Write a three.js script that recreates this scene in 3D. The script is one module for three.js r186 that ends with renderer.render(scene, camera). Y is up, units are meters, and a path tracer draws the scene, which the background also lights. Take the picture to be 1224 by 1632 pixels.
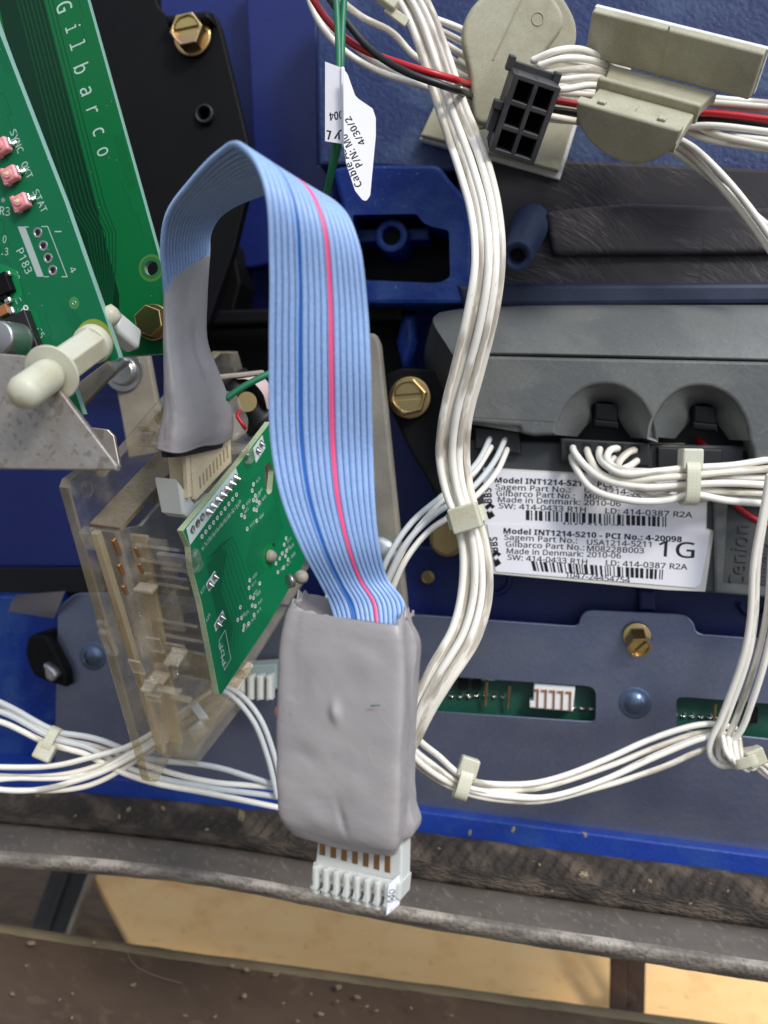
import * as THREE from 'three';
import { mergeGeometries } from 'three/addons/utils/BufferGeometryUtils.js';
import { RoundedBoxGeometry } from 'three/addons/geometries/RoundedBoxGeometry.js';
import { FontLoader } from 'three/addons/loaders/FontLoader.js';
import { TextGeometry } from 'three/addons/geometries/TextGeometry.js';

// ---------------------------------------------------------------- camera, sky, sun, exposure
const U = 0.001;                                   // everything below is measured in millimetres
const FOV = 58, K = 2 * Math.tan((FOV / 2) * Math.PI / 180) / 1632;
const scene = new THREE.Scene();
const camera = new THREE.PerspectiveCamera(FOV, 768 / 1024, 0.01, 20);
camera.position.set(0, 0, 0); camera.lookAt(0, 0, -1);
const PITCH = new THREE.Matrix4().makeRotationX(-20 * Math.PI / 180);       // the camera looks down 20 degrees on the open door; all things are measured in its axes and turned upright at the end
camera.focus = 0.215; camera.userData.fStop = 15;
scene.add(camera);
const renderer = new THREE.WebGLRenderer({ antialias: true });
renderer.toneMapping = THREE.LinearToneMapping;
renderer.toneMappingExposure = 1.0;
renderer.shadowMap.enabled = true;

{ // soft overcast sky: bright cool dome, dimmer warm ground light below the horizon
  const W = 256, H = 128, d = new Float32Array(W * H * 4);
  const sun = new THREE.Vector3(0.55, 0.75, 0.75).applyMatrix4(PITCH).normalize();
  for (let j = 0; j < H; j++) for (let i = 0; i < W; i++) {
    const el = ((j + 0.5) / H - 0.5) * Math.PI, az = ((i + 0.5) / W - 0.5) * 2 * Math.PI;
    const x = Math.cos(az) * Math.cos(el), y = Math.sin(el), z = Math.sin(az) * Math.cos(el);
    const c = Math.max(0, x * sun.x + y * sun.y + z * sun.z);
    const glow = 0.3 + 0.3 * Math.max(0, y) + 2.5 * Math.pow(c, 5);
    const up = THREE.MathUtils.smoothstep(y, -0.06, 0.1), o = (j * W + i) * 4;
    const sky = [0.86 * glow, 0.95 * glow, 1.1 * glow], g = [0.13, 0.11, 0.09];
    for (let k = 0; k < 3; k++) d[o + k] = g[k] * (1 - up) + sky[k] * up;
    d[o + 3] = 1;
  }
  const t = new THREE.DataTexture(d, W, H, THREE.RGBAFormat, THREE.FloatType);
  t.mapping = THREE.EquirectangularReflectionMapping; t.magFilter = THREE.LinearFilter; t.needsUpdate = true;
  scene.background = t; scene.environment = t;
}
const sunLight = new THREE.DirectionalLight(new THREE.Color().setRGB(1, 0.94, 0.85), 2.0);
sunLight.position.set(0.55, 0.75, 0.75); sunLight.target.position.set(0, 0, -0.25);
sunLight.castShadow = true; sunLight.shadow.radius = 24;
Object.assign(sunLight.shadow.camera, { left: -0.3, right: 0.3, top: 0.3, bottom: -0.3, near: 0.1, far: 3 });
scene.add(sunLight, sunLight.target);

// ---------------------------------------------------------------- helpers
let seed = 7;
const rnd = () => { seed = (seed * 1664525 + 1013904223) >>> 0; return seed / 4294967296; };
const rr = (a, b) => a + (b - a) * rnd();
const V = (x, y, z) => new THREE.Vector3(x, y, z);
const lerp = THREE.MathUtils.lerp, clamp = THREE.MathUtils.clamp, sstep = THREE.MathUtils.smoothstep;
const at = (x, y, d) => V((x - 612) * K * d, -(y - 816) * K * d, -d);       // a measured sight line and a distance -> a place
const pxmm = (d) => K * d;

const used = {};
function numbered(n) { if (!(n in used)) { used[n] = 0; return n; } used[n]++; return n + '_' + String(used[n]).padStart(3, '0'); }
function thing(name, label, category, base, o = {}) {
  const g = new THREE.Group(); g.name = numbered(name); scene.add(g);
  g.position.set(base.x * U, base.y * U, base.z * U); g.userData = { label, category };
  if (o.group) g.userData.group = o.group;
  if (o.kind) g.userData.kind = o.kind;
  return g;
}
function rootOf(o) { while (o.parent && o.parent !== scene) o = o.parent; return o; }
function part(name, geo, mat, parent, label, kind) {                           // geometry in world mm -> a mesh under its thing
  const list = Array.isArray(geo) ? geo : [geo];
  const g = list.length > 1 ? merge(list) : list[0];
  const b = rootOf(parent).position;
  g.scale(U, U, U); g.translate(-b.x, -b.y, -b.z);
  const m = new THREE.Mesh(g, mat); m.name = name; m.castShadow = m.receiveShadow = true;
  if (label) m.userData.label = label;
  if (kind) m.userData.kind = kind;
  parent.add(m); return m;
}
function merge(list) {
  const l = list.map((g) => {
    const q = g.index ? g.toNonIndexed() : g;
    for (const k of Object.keys(q.attributes)) if (!['position', 'normal', 'uv'].includes(k)) q.deleteAttribute(k);
    if (!q.attributes.uv) triUV(q, 0.02);
    q.clearGroups(); return q;
  });
  return mergeGeometries(l, false);
}
function triUV(g, s) {
  const p = g.attributes.position, n = p.count, uv = new Float32Array(n * 2), a = V(), b = V(), c = V();
  for (let i = 0; i < n; i += 3) {
    a.fromBufferAttribute(p, i); b.fromBufferAttribute(p, i + 1); c.fromBufferAttribute(p, i + 2);
    b.sub(a); c.sub(a); b.cross(c);
    const x = Math.abs(b.x), y = Math.abs(b.y), z = Math.abs(b.z);
    for (let k = 0; k < 3; k++) {
      const q = i + k, X = p.getX(q), Y = p.getY(q), Z = p.getZ(q);
      const [u, v] = z >= x && z >= y ? [X, Y] : y >= x ? [X, Z] : [Z, Y];
      uv[q * 2] = u * s; uv[q * 2 + 1] = v * s;
    }
  }
  g.setAttribute('uv', new THREE.BufferAttribute(uv, 2)); return g;
}
const tri = (g, s = 0.02) => triUV(g.index ? g.toNonIndexed() : g, s);          // 0.02: one repeat in 50 mm

class Frame {                                                                  // a flat local system: X along, Y up, h out of the face
  constructor(o, ex, eyHint) {
    this.o = o.clone(); this.ex = ex.clone().normalize(); this.n = this.ex.clone().cross(eyHint).normalize(); this.ey = this.n.clone().cross(this.ex);
    this.M = new THREE.Matrix4().makeBasis(this.ex, this.ey, this.n).setPosition(this.o);
  }
  loc(x, y, h = 0) {
    const r = at(x, y, 1), t = (this.o.dot(this.n) + h) / r.dot(this.n);
    r.multiplyScalar(t).sub(this.o); return new THREE.Vector2(r.dot(this.ex), r.dot(this.ey));
  }
  W(X, Y, h = 0) { return V(X, Y, h).applyMatrix4(this.M); }
  P(x, y, h = 0) { const q = this.loc(x, y, h); return this.W(q.x, q.y, h); }
  depth(x, y, h = 0) { return -this.P(x, y, h).z; }
  put(g) { return g.applyMatrix4(this.M); }
  at(x, y, h = 0) { return new Frame(this.P(x, y, h), this.ex, this.ey); }     // same axes, moved
}
const axisFrame = (o, ax) => { const a = ax.clone().normalize(), e = V(1, 0, 0).addScaledVector(a, -a.x); if (e.length() < 0.1) e.set(0, 1, 0).addScaledVector(a, -a.y); e.normalize(); return new Frame(o, e, a.clone().cross(e)); };
function shapeOf(pts, r = 0) {
  const s = new THREE.Shape(), n = pts.length;
  if (!r) { pts.forEach((p, i) => (i ? s.lineTo(p.x, p.y) : s.moveTo(p.x, p.y))); s.closePath(); return s; }
  pts.forEach((p, i) => {
    const a = pts[(i + n - 1) % n], b = pts[(i + 1) % n], ra = Math.min(r, p.distanceTo(a) * 0.45), rb = Math.min(r, p.distanceTo(b) * 0.45);
    const q0 = p.clone().lerp(a, ra / (p.distanceTo(a) || 1)), q1 = p.clone().lerp(b, rb / (p.distanceTo(b) || 1));
    i ? s.lineTo(q0.x, q0.y) : s.moveTo(q0.x, q0.y); s.quadraticCurveTo(p.x, p.y, q1.x, q1.y);
  });
  s.closePath(); return s;
}
const circlePath = (c, r, ry = r, rot = 0) => { const p = new THREE.Path(); p.absellipse(c.x, c.y, r, ry, 0, Math.PI * 2, true, rot); return p; };
function extr(shape, h, thick, bevel = 0.25, seg = 2, curve = 10) {             // front face at height h
  const bt = Math.min(bevel, thick * 0.45);
  const g = new THREE.ExtrudeGeometry(shape, { depth: thick - 2 * bt, bevelEnabled: bevel > 0, bevelThickness: bt, bevelSize: bt, bevelOffset: -bt, bevelSegments: seg, curveSegments: curve });
  return g.translate(0, 0, h - thick + bt);
}
function plate(f, px, h, thick, o = {}) {                                      // outline measured at its front face
  const s = shapeOf(px.map((p) => f.loc(p[0], p[1], h)), o.r || 0);
  for (const q of o.holes || []) s.holes.push(q.c ? circlePath(f.loc(q.c[0], q.c[1], h), q.r, q.ry || q.r, q.rot || 0) : shapeOf(q.map((p) => f.loc(p[0], p[1], h)), o.hr || 0));
  const g = extr(s, h, thick, o.bevel ?? 0.25, o.seg ?? 2);
  if (o.raw) return g;
  return f.put(tri(g, o.uv ?? 0.02));
}
function rbox(f, X, Y, h, sx, sy, sz, r = 0.2, rot = 0) {                      // centre at X, Y, h
  const g = r > 0 ? new RoundedBoxGeometry(sx, sy, sz, 2, Math.min(r, sx / 2.05, sy / 2.05, sz / 2.05)) : new THREE.BoxGeometry(sx, sy, sz);
  if (rot) g.rotateZ(rot);
  return f.put(tri(g.translate(X, Y, h)));
}
function cyl(f, X, Y, h0, h1, r0, r1 = r0, seg = 24) {
  const g = new THREE.CylinderGeometry(r1, r0, h1 - h0, seg).rotateX(Math.PI / 2).translate(X, Y, (h0 + h1) / 2);
  return f.put(g);
}
function lathe(f, X, Y, h, prof, seg = 28, sides = 0) {                        // prof: [r, height]
  const g = new THREE.LatheGeometry(prof.map((p) => new THREE.Vector2(p[0], p[1])), sides || seg).rotateX(Math.PI / 2).translate(X, Y, h);
  return f.put(g);
}
function rod(a, b, r, r1 = r, seg = 12) {
  const g = new THREE.CylinderGeometry(r1, r, a.distanceTo(b), seg);
  g.applyQuaternion(new THREE.Quaternion().setFromUnitVectors(V(0, 1, 0), b.clone().sub(a).normalize()));
  const m = a.clone().lerp(b, 0.5); return g.translate(m.x, m.y, m.z);
}
function tube(pts, r, seg = 64, rad = 10) {
  const c = new THREE.CatmullRomCurve3(pts, false, 'centripetal');
  const g = new THREE.TubeGeometry(c, seg, r, rad, false), L = c.getLength(), uv = g.attributes.uv;
  for (let i = 0; i < uv.count; i++) uv.setXY(i, uv.getX(i) * L * 0.0125, uv.getY(i));
  const caps = [0, 1].map((e) => { const p = c.getPoint(e), t = c.getTangent(e).multiplyScalar(e ? 1 : -1), s = new THREE.SphereGeometry(r, rad, 6); return s.translate(p.x, p.y, p.z); });
  return merge([g, ...caps]);
}
// rows of places -> a surface with uv in mm/50
function sheet(rows, nx, sub, o = {}) {
  const R = rows.map((r) => { const c = new THREE.CatmullRomCurve3(r, false, 'centripetal'); return r.length === 2 ? Array.from({ length: nx + 1 }, (_, i) => r[0].clone().lerp(r[1], i / nx)) : c.getPoints(nx); });
  const n = (rows.length - 1) * sub, grid = [];
  for (let j = 0; j <= n; j++) {
    const row = [];
    for (let i = 0; i <= nx; i++) {
      if (o.smooth) { const c = new THREE.CatmullRomCurve3(R.map((r) => r[i]), false, 'centripetal'); row.push(c.getPoint(j / n)); }
      else { const k = Math.min(rows.length - 2, Math.floor(j / sub)); row.push(R[k][i].clone().lerp(R[k + 1][i], j / sub - k)); }
    }
    grid.push(row);
  }
  const pos = [], uv = [], idx = [];
  let vv = 0;
  for (let j = 0; j <= n; j++) {
    if (j) vv += grid[j][nx >> 1].distanceTo(grid[j - 1][nx >> 1]);
    let uu = 0;
    for (let i = 0; i <= nx; i++) { if (i) uu += grid[j][i].distanceTo(grid[j][i - 1]); const p = grid[j][i]; pos.push(p.x, p.y, p.z); uv.push(uu * 0.02, -vv * 0.02); }
  }
  for (let j = 0; j < n; j++) for (let i = 0; i < nx; i++) { const a = j * (nx + 1) + i, b = a + 1, c = a + nx + 1, d = c + 1; idx.push(a, c, b, b, c, d); }
  const g = new THREE.BufferGeometry();
  g.setAttribute('position', new THREE.Float32BufferAttribute(pos, 3)); g.setAttribute('uv', new THREE.Float32BufferAttribute(uv, 2)); g.setIndex(idx); g.computeVertexNormals();
  if (o.bump) {
    const P = g.attributes.position, N = g.attributes.normal;
    for (let i = 0; i < P.count; i++) { const h = o.bump(P.getX(i), P.getY(i), P.getZ(i), uv[i * 2] * 50, -uv[i * 2 + 1] * 50); P.setXYZ(i, P.getX(i) + N.getX(i) * h, P.getY(i) + N.getY(i) * h, P.getZ(i) + N.getZ(i) * h); }
    g.computeVertexNormals();
  }
  return g;
}
// superellipse sweep; sections {c, w, t, p}
function loft(sec, rows, seg, o = {}) {
  const cv = (k) => new THREE.CatmullRomCurve3(sec.map((s) => s[k]), false, 'catmullrom', 0.5), C = cv('c'), Wc = cv('w'), T = cv('t');
  const ring = (v, scale, shift = 0) => {
    const f = v * (sec.length - 1), i = Math.min(sec.length - 2, Math.floor(f)), p = lerp(sec[i].p, sec[i + 1].p, f - i), c = C.getPoint(v), w = Wc.getPoint(v), t = T.getPoint(v), ax = C.getTangent(v), out = [];
    for (let k = 0; k < seg; k++) {
      const a = (k / seg) * Math.PI * 2, c0 = Math.cos(a), s0 = Math.sin(a), rad = 1 / Math.pow(Math.pow(Math.abs(c0), p) + Math.pow(Math.abs(s0), p), 1 / p), ca = c0 * rad, sa = s0 * rad;
      const q = c.clone().addScaledVector(w, ca * scale).addScaledVector(t, sa * scale);
      if (o.disp) { const dir = q.clone().sub(c).normalize(); q.addScaledVector(dir, o.disp(a, v, ca, sa) * scale); }
      if (o.rim) q.addScaledVector(ax, o.rim(a, v, ca, sa)); if (shift) q.addScaledVector(ax, shift);
      out.push(q);
    }
    return out;
  };
  const rings = [];
  if (o.inner) for (let k = 0; k <= 4; k++) rings.push(ring(0.16 * (1 - k / 4), o.inner));
  for (let k = 0; k <= rows; k++) rings.push(ring(k / rows, 1));
  if (o.inner) for (let k = 0; k <= 2; k++) rings.push(ring(1 - 0.06 * (k / 2), o.inner));
  const pos = [], uv = [], idx = [];
  rings.forEach((r, j) => { for (let k = 0; k <= seg; k++) { const p = r[k % seg]; pos.push(p.x, p.y, p.z); uv.push((k / seg) * 1.4, j / rows * 1.2); } });
  for (let j = 0; j < rings.length - 1; j++) for (let k = 0; k < seg; k++) { const a = j * (seg + 1) + k, b = a + 1, c = a + seg + 1, d = c + 1; idx.push(a, b, c, b, d, c); }
  const g = new THREE.BufferGeometry();
  g.setAttribute('position', new THREE.Float32BufferAttribute(pos, 3)); g.setAttribute('uv', new THREE.Float32BufferAttribute(uv, 2)); g.setIndex(idx); g.computeVertexNormals();
  // weld the seam's normals
  const N = g.attributes.normal;
  for (let j = 0; j < rings.length; j++) { const a = j * (seg + 1), b = a + seg, n = V(N.getX(a) + N.getX(b), N.getY(a) + N.getY(b), N.getZ(a) + N.getZ(b)).normalize(); N.setXYZ(a, n.x, n.y, n.z); N.setXYZ(b, n.x, n.y, n.z); }
  return g;
}

// ---------------------------------------------------------------- noise and textures
const hash = (x, y, s) => { let h = (x * 374761393 + y * 668265263 + s * 982451653) | 0; h = Math.imul(h ^ (h >>> 13), 1274126177); return ((h ^ (h >>> 16)) >>> 0) / 4294967296; };
function pn(u, v, f, fy, s) {
  const x = u * f, y = v * fy, i = Math.floor(x), j = Math.floor(y), a = x - i, b = y - j, sx = a * a * (3 - 2 * a), sy = b * b * (3 - 2 * b), m = (q, w) => ((q % w) + w) % w;
  const h = (p, q) => hash(m(p, f), m(q, fy), s);
  return lerp(lerp(h(i, j), h(i + 1, j), sx), lerp(h(i, j + 1), h(i + 1, j + 1), sx), sy);
}
function fbm(u, v, f, s, oct = 4, fy = f) { let a = 0.5, t = 0, n = 0; for (let k = 0; k < oct; k++) { t += a * pn(u, v, f, fy, s + k); n += a; a *= 0.5; f *= 2; fy *= 2; } return t / n; }
function finish(t, srgb) { t.wrapS = t.wrapT = THREE.RepeatWrapping; t.magFilter = THREE.LinearFilter; if (srgb) t.colorSpace = THREE.SRGBColorSpace; t.needsUpdate = true; return t; }
function dtex(n, fn, srgb = true) {                                            // fn -> [r, g, b] in 0..255
  const d = new Uint8Array(n * n * 4);
  for (let j = 0; j < n; j++) for (let i = 0; i < n; i++) { const c = fn(i / n, j / n), o = (j * n + i) * 4; d[o] = clamp(c[0], 0, 255); d[o + 1] = clamp(c[1], 0, 255); d[o + 2] = clamp(c[2], 0, 255); d[o + 3] = 255; }
  return finish(new THREE.DataTexture(d, n, n, THREE.RGBAFormat, THREE.UnsignedByteType), srgb);
}
function canvas(w, h, draw) { const c = document.createElement('canvas'); c.width = w; c.height = h; draw(c.getContext('2d'), w, h); return c; }
function ctex(c, wrap) { const t = new THREE.CanvasTexture(c); t.colorSpace = THREE.SRGBColorSpace; t.magFilter = THREE.LinearFilter; t.wrapS = t.wrapT = wrap ? THREE.RepeatWrapping : THREE.ClampToEdgeWrapping; return t; }
const mix = (a, b, t) => a.map((x, i) => lerp(x, b[i], t));
const gray = (f) => (u, v) => { const g = f(u, v) * 255; return [g, g, g]; };
const std = (o) => { const { c, ...r } = o; const m = new THREE.MeshPhysicalMaterial(r); if (c) m.color.setRGB(...c); m.side = THREE.DoubleSide; return m; };

const fineBump = dtex(256, gray((u, v) => fbm(u, v, 48, 3, 3)), false);
const softBump = dtex(256, gray((u, v) => fbm(u, v, 8, 5, 4)), false);
// speckled dust over a base colour, one repeat in 50 mm
const scratched = (t, n, col, al, s) => {                                         // fine scratches drawn into a computed map
  const w = t.image.width, d = t.image.data;
  for (let i = 0; i < n; i++) {
    let x = hash(i, 1, s) * w, y = hash(i, 2, s) * w, a = hash(i, 3, s) * 6.28; const L = 4 + 60 * Math.pow(hash(i, 4, s), 3), k = al * (0.3 + 0.7 * hash(i, 5, s)), bend = (hash(i, 6, s) - 0.5) * 0.04;
    for (let q = 0; q < L; q++) { const o = ((((y | 0) % w) + w) % w * w + ((((x | 0) % w) + w) % w)) * 4; for (let c = 0; c < 3; c++) d[o + c] = lerp(d[o + c], col[c], k); x += Math.cos(a); y += Math.sin(a); a += bend; }
  }
  return t;
};
const dusty = (base, dust, amount, s, o = {}) => scratched(dtex(o.n || 512, (u, v) => {
  const big = fbm(u, v, 5, s, 4), sp = pn(u, v, 170, 170, s + 11), sp2 = pn(u, v, 90, 90, s + 12);
  let t = amount * sstep(big, 0.35, 0.75); if (sp > 0.9) t += 0.35 * (o.speck ?? 1) * (sp - 0.9) * 10 * (0.3 + big); if (sp2 > 0.95) t += 0.5 * (o.speck ?? 1);
  const c = mix(base, dust, clamp(t, 0, 1)), g = 1 + 0.1 * (pn(u, v, 256, 256, s + 3) - 0.5); return c.map((x) => x * g);
}), o.scr ?? 60, dust.map((x) => Math.min(255, x * 1.25)), 0.5, s);
const M = {};
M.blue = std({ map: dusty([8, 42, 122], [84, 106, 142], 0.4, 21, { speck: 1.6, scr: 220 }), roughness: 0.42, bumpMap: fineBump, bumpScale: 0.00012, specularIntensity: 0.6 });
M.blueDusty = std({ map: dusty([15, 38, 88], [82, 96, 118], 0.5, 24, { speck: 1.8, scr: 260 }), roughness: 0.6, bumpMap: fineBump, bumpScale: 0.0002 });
M.blueDeepShaded = std({ map: dusty([6, 26, 98], [24, 48, 104], 0.25, 27, { speck: 0.2 }), roughness: 0.45 });  // cleaner blue, darkened further so the shade of the recesses sits in the colour
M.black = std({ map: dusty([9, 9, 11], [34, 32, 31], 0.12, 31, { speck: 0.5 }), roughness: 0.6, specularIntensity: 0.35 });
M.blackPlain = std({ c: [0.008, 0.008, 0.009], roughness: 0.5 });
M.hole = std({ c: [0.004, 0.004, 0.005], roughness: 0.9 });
M.gray = std({ map: dusty([90, 92, 91], [128, 127, 121], 0.35, 33, { speck: 1.1, scr: 120 }), roughness: 0.4, bumpMap: fineBump, bumpScale: 0.00006 });
M.grayDark = std({ map: dusty([58, 61, 63], [92, 92, 88], 0.25, 35, { speck: 0.7 }), roughness: 0.5 });
M.steelBlue = std({ map: dusty([124, 130, 154], [142, 146, 158], 0.4, 37, { speck: 0.4, scr: 90 }), roughness: 0.32, metalness: 0.85, bumpMap: fineBump, bumpScale: 0.00003 });
M.galv = std({ map: dtex(512, (u, v) => { const a = fbm(u, v, 10, 41, 4), b = fbm(u, v, 30, 44, 3), st = sstep(b, 0.62, 0.7) * 0.5; return mix(mix([158, 150, 140], [182, 176, 170], a), [132, 120, 106], st); }), metalness: 0.7, roughness: 0.42, bumpMap: fineBump, bumpScale: 0.00005 });
M.zinc = std({ c: [0.5, 0.5, 0.49], metalness: 0.9, roughness: 0.3 });
M.tin = std({ c: [0.78, 0.77, 0.74], metalness: 1, roughness: 0.2 });
M.gold = std({ map: dtex(128, (u, v) => { const a = fbm(u, v, 6, 51, 3); return mix([206, 182, 120], [206, 164, 132], sstep(a, 0.4, 0.7)); }), metalness: 0.95, roughness: 0.24 });
M.goldDull = std({ c: [0.42, 0.31, 0.14], metalness: 0.9, roughness: 0.35 });
M.copper = std({ c: [0.52, 0.26, 0.11], metalness: 0.85, roughness: 0.38 });
M.beigeMetal = std({ map: dusty([142, 134, 122], [176, 166, 150], 0.5, 53, { speck: 0.4 }), roughness: 0.6 });
M.nylon = std({ c: [0.76, 0.75, 0.63], roughness: 0.42, transmission: 0.25, thickness: 0, map: dusty([255, 255, 250], [205, 190, 150], 0.3, 57, { speck: 0.6 }) });
M.nylonWhite = std({ c: [0.75, 0.76, 0.72], roughness: 0.5, transmission: 0.2, thickness: 0 });
M.cream = std({ map: dusty([222, 206, 172], [190, 170, 130], 0.25, 59, { speck: 0.3 }), roughness: 0.5 });
M.clip = std({ map: dusty([176, 172, 148], [138, 130, 106], 0.45, 61, { speck: 0.6 }), roughness: 0.5, bumpMap: fineBump, bumpScale: 0.00004 });
M.foam = std({ map: dusty([222, 222, 218], [180, 178, 170], 0.4, 63), roughness: 0.9, bumpMap: fineBump, bumpScale: 0.0002 });
M.white = std({ c: [0.8, 0.8, 0.82], roughness: 0.55 });
M.sleeve = std({ map: scratched(dtex(512, (u, v) => { const a = fbm(u, v, 6, 65, 4), k = pn(u, v, 120, 120, 69) > 0.965 ? 0.3 : 0; return mix(mix([146, 141, 141], [166, 160, 158], a), [110, 104, 98], k); }), 70, [190, 186, 184], 0.4, 66), roughness: 0.38, bumpMap: softBump, bumpScale: 0.00025, sheen: 0.2, sheenColor: new THREE.Color(0.6, 0.6, 0.6), sheenRoughness: 0.5 });
M.ribbon = std({ map: dusty([152, 182, 226], [128, 150, 186], 0.12, 67, { speck: 0.05, scr: 0 }), roughness: 0.36 });
M.ribbonWebShaded = std({ c: [0.1, 0.17, 0.34], roughness: 0.6 });  // darker than the cores: groove shade put into the colour
M.pink = std({ c: [0.9, 0.1, 0.24], roughness: 0.4 });
M.blueStripe = std({ c: [0.015, 0.13, 0.5], roughness: 0.45 });
// wire insulation with rubbed grey marks along it, one repeat in 80 mm
M.wire = [0, 1, 2].map((k) => std({ map: dtex(256, (u, v) => { const b = fbm(u, v, 9, 70 + k * 7, 4, 3), d = sstep(b, 0.58, 0.82) * 0.5, q = pn(u, v, 120, 40, 90 + k) > 0.94 && b > 0.5 ? 0.35 : 0; return mix([[238, 233, 222], [242, 238, 228], [232, 225, 210]][k], [128, 116, 98], clamp(d + q, 0, 1)); }), roughness: 0.42 }));
M.wireGray = std({ c: [0.6, 0.62, 0.62], roughness: 0.45 });
M.red = std({ c: [0.5, 0.012, 0.02], roughness: 0.35 });
M.blackWire = std({ c: [0.012, 0.012, 0.013], roughness: 0.4 });
M.green = std({ c: [0.01, 0.17, 0.075], roughness: 0.42 });
M.pcbEdge = std({ c: [0.2, 0.36, 0.3], roughness: 0.7 });
M.pcbEdgePale = std({ map: dusty([176, 190, 152], [140, 154, 120], 0.5, 77, { speck: 1 }), roughness: 0.8 });
const dustMap = dusty([253, 252, 249], [232, 222, 204], 0.5, 301, { speck: 0.8 }), dustPass = dtex(256, gray((u, v) => 1 - 0.16 * sstep(fbm(u, v, 5, 301, 4), 0.42, 0.78) - 0.03 * pn(u, v, 60, 60, 303)), false);
M.clear = std({ map: dustMap, transmissionMap: dustPass, roughness: 0.02, transmission: 0.98, thickness: 0, ior: 1.5, specularIntensity: 1 });
M.clearHazy = std({ map: dustMap, transmissionMap: dustPass, c: [0.97, 0.95, 0.91], roughness: 0.1, transmission: 0.93, thickness: 0 });
M.clearEdge = std({ map: dusty([236, 226, 200], [188, 168, 130], 0.5, 79, { speck: 1 }), roughness: 0.14, transmission: 0.76, thickness: 0 });
M.dustLedge = std({ map: dusty([146, 134, 112], [104, 84, 56], 0.9, 81, { speck: 1.6 }), roughness: 0.95, bumpMap: fineBump, bumpScale: 0.0003, transmission: 0.4, thickness: 0 });
M.led = std({ c: [0.96, 0.38, 0.4], roughness: 0.3, transmission: 0.2, thickness: 0 });
M.ledDie = std({ c: [0.85, 0.8, 0.4], roughness: 0.3 });
M.silk = std({ c: [0.7, 0.74, 0.72], roughness: 0.7 });
M.pcbBack = std({ map: dusty([16, 70, 54], [34, 92, 76], 0.4, 83, { speck: 0.6 }), roughness: 0.45 });
M.gasket = std({ map: dtex(512, (u, v) => { const a = fbm(u, v, 7, 85, 4), s = pn(u, v, 150, 150, 87), s2 = pn(u, v, 60, 80, 88); let c = mix([52, 46, 41], [92, 80, 68], sstep(a, 0.38, 0.72)); if (s > 0.86) c = mix(c, [150, 126, 100], (s - 0.86) * 4); if (s2 > 0.94) c = mix(c, [140, 100, 66], 0.5); return c; }), roughness: 0.9, bumpMap: dtex(256, gray((u, v) => fbm(u, v, 40, 86, 3)), false), bumpScale: 0.0007 });
M.rail = std({ map: dtex(512, (u, v) => { const a = fbm(u, v, 4, 91, 4, 12), b = fbm(u, v, 40, 93, 2); return mix(mix([70, 63, 57], [94, 86, 78], a), [120, 110, 100], sstep(b, 0.6, 0.85) * 0.5); }), roughness: 0.62, bumpMap: softBump, bumpScale: 0.0004 });
M.railScuffLit = std({ map: dtex(512, (u, v) => { const a = fbm(u, v, 4, 95, 5, 8), b = fbm(u, v, 40, 97, 3, 60); return mix(mix([112, 104, 96], [172, 163, 151], sstep(a, 0.3, 0.7)), [100, 92, 84], sstep(b, 0.55, 0.8) * 0.6); }), roughness: 0.6, bumpMap: fineBump, bumpScale: 0.0004 });  // scuffed grey, made paler so the edge carries a painted highlight
M.wood = std({ map: dtex(512, (u, v) => { const a = fbm(u, v, 3, 101, 5, 10), b = fbm(u, v, 4, 103, 4), k = sstep(pn(u, v, 14, 30, 105), 0.9, 1); return mix(mix(mix([240, 190, 124], [246, 206, 146], a), [220, 166, 104], sstep(b, 0.5, 0.8) * 0.6), [150, 116, 78], k * 0.25); }), roughness: 0.75 });
M.pan = std({ map: dtex(512, (u, v) => { const a = fbm(u, v, 5, 111, 4), b = fbm(u, v, 14, 113, 3); return mix(mix([66, 52, 41], [80, 64, 51], a), [100, 85, 68], sstep(b, 0.62, 0.8) * 0.4); }), roughness: 0.62, bumpMap: softBump, bumpScale: 0.0003 });
M.panLip = std({ map: dusty([112, 100, 78], [142, 128, 100], 0.5, 117, { speck: 0.8 }), roughness: 0.75 });
M.chip = std({ c: [0.35, 0.28, 0.17], roughness: 0.9 });
M.brush = std({ map: ctex(canvas(1024, 1024, (g, w, h) => {          // dusty black plastic with brushed wipe marks, one repeat in 100 mm
  g.fillStyle = '#262328'; g.fillRect(0, 0, w, h);
  for (let i = 0; i < 14000; i++) {
    const x = rr(0, w), y = rr(0, h), a = rr(0.35, 0.75) + 0.25 * Math.sin(x / 90), L = rr(20, 110), q = rr(0, 1), l = 54 + 110 * q * q;
    g.strokeStyle = `rgba(${l + 6},${l},${l},${rr(0.16, 0.7) * sstep(fbm(x / 1024, y / 1024, 5, 333, 3), 0.3, 0.65) + 0.03})`; g.lineWidth = rr(0.6, 1.5); g.beginPath(); g.moveTo(x, y); g.quadraticCurveTo(x + L * 0.5, y + L * Math.sin(a) * 0.4, x + L * Math.cos(a), y + L * Math.sin(a)); g.stroke();
  }
}), true), roughness: 0.75 });
M.label = std({ c: [0.8, 0.8, 0.83], roughness: 0.5 });
M.labelBack = std({ c: [0.68, 0.66, 0.6], roughness: 0.7 });

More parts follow.
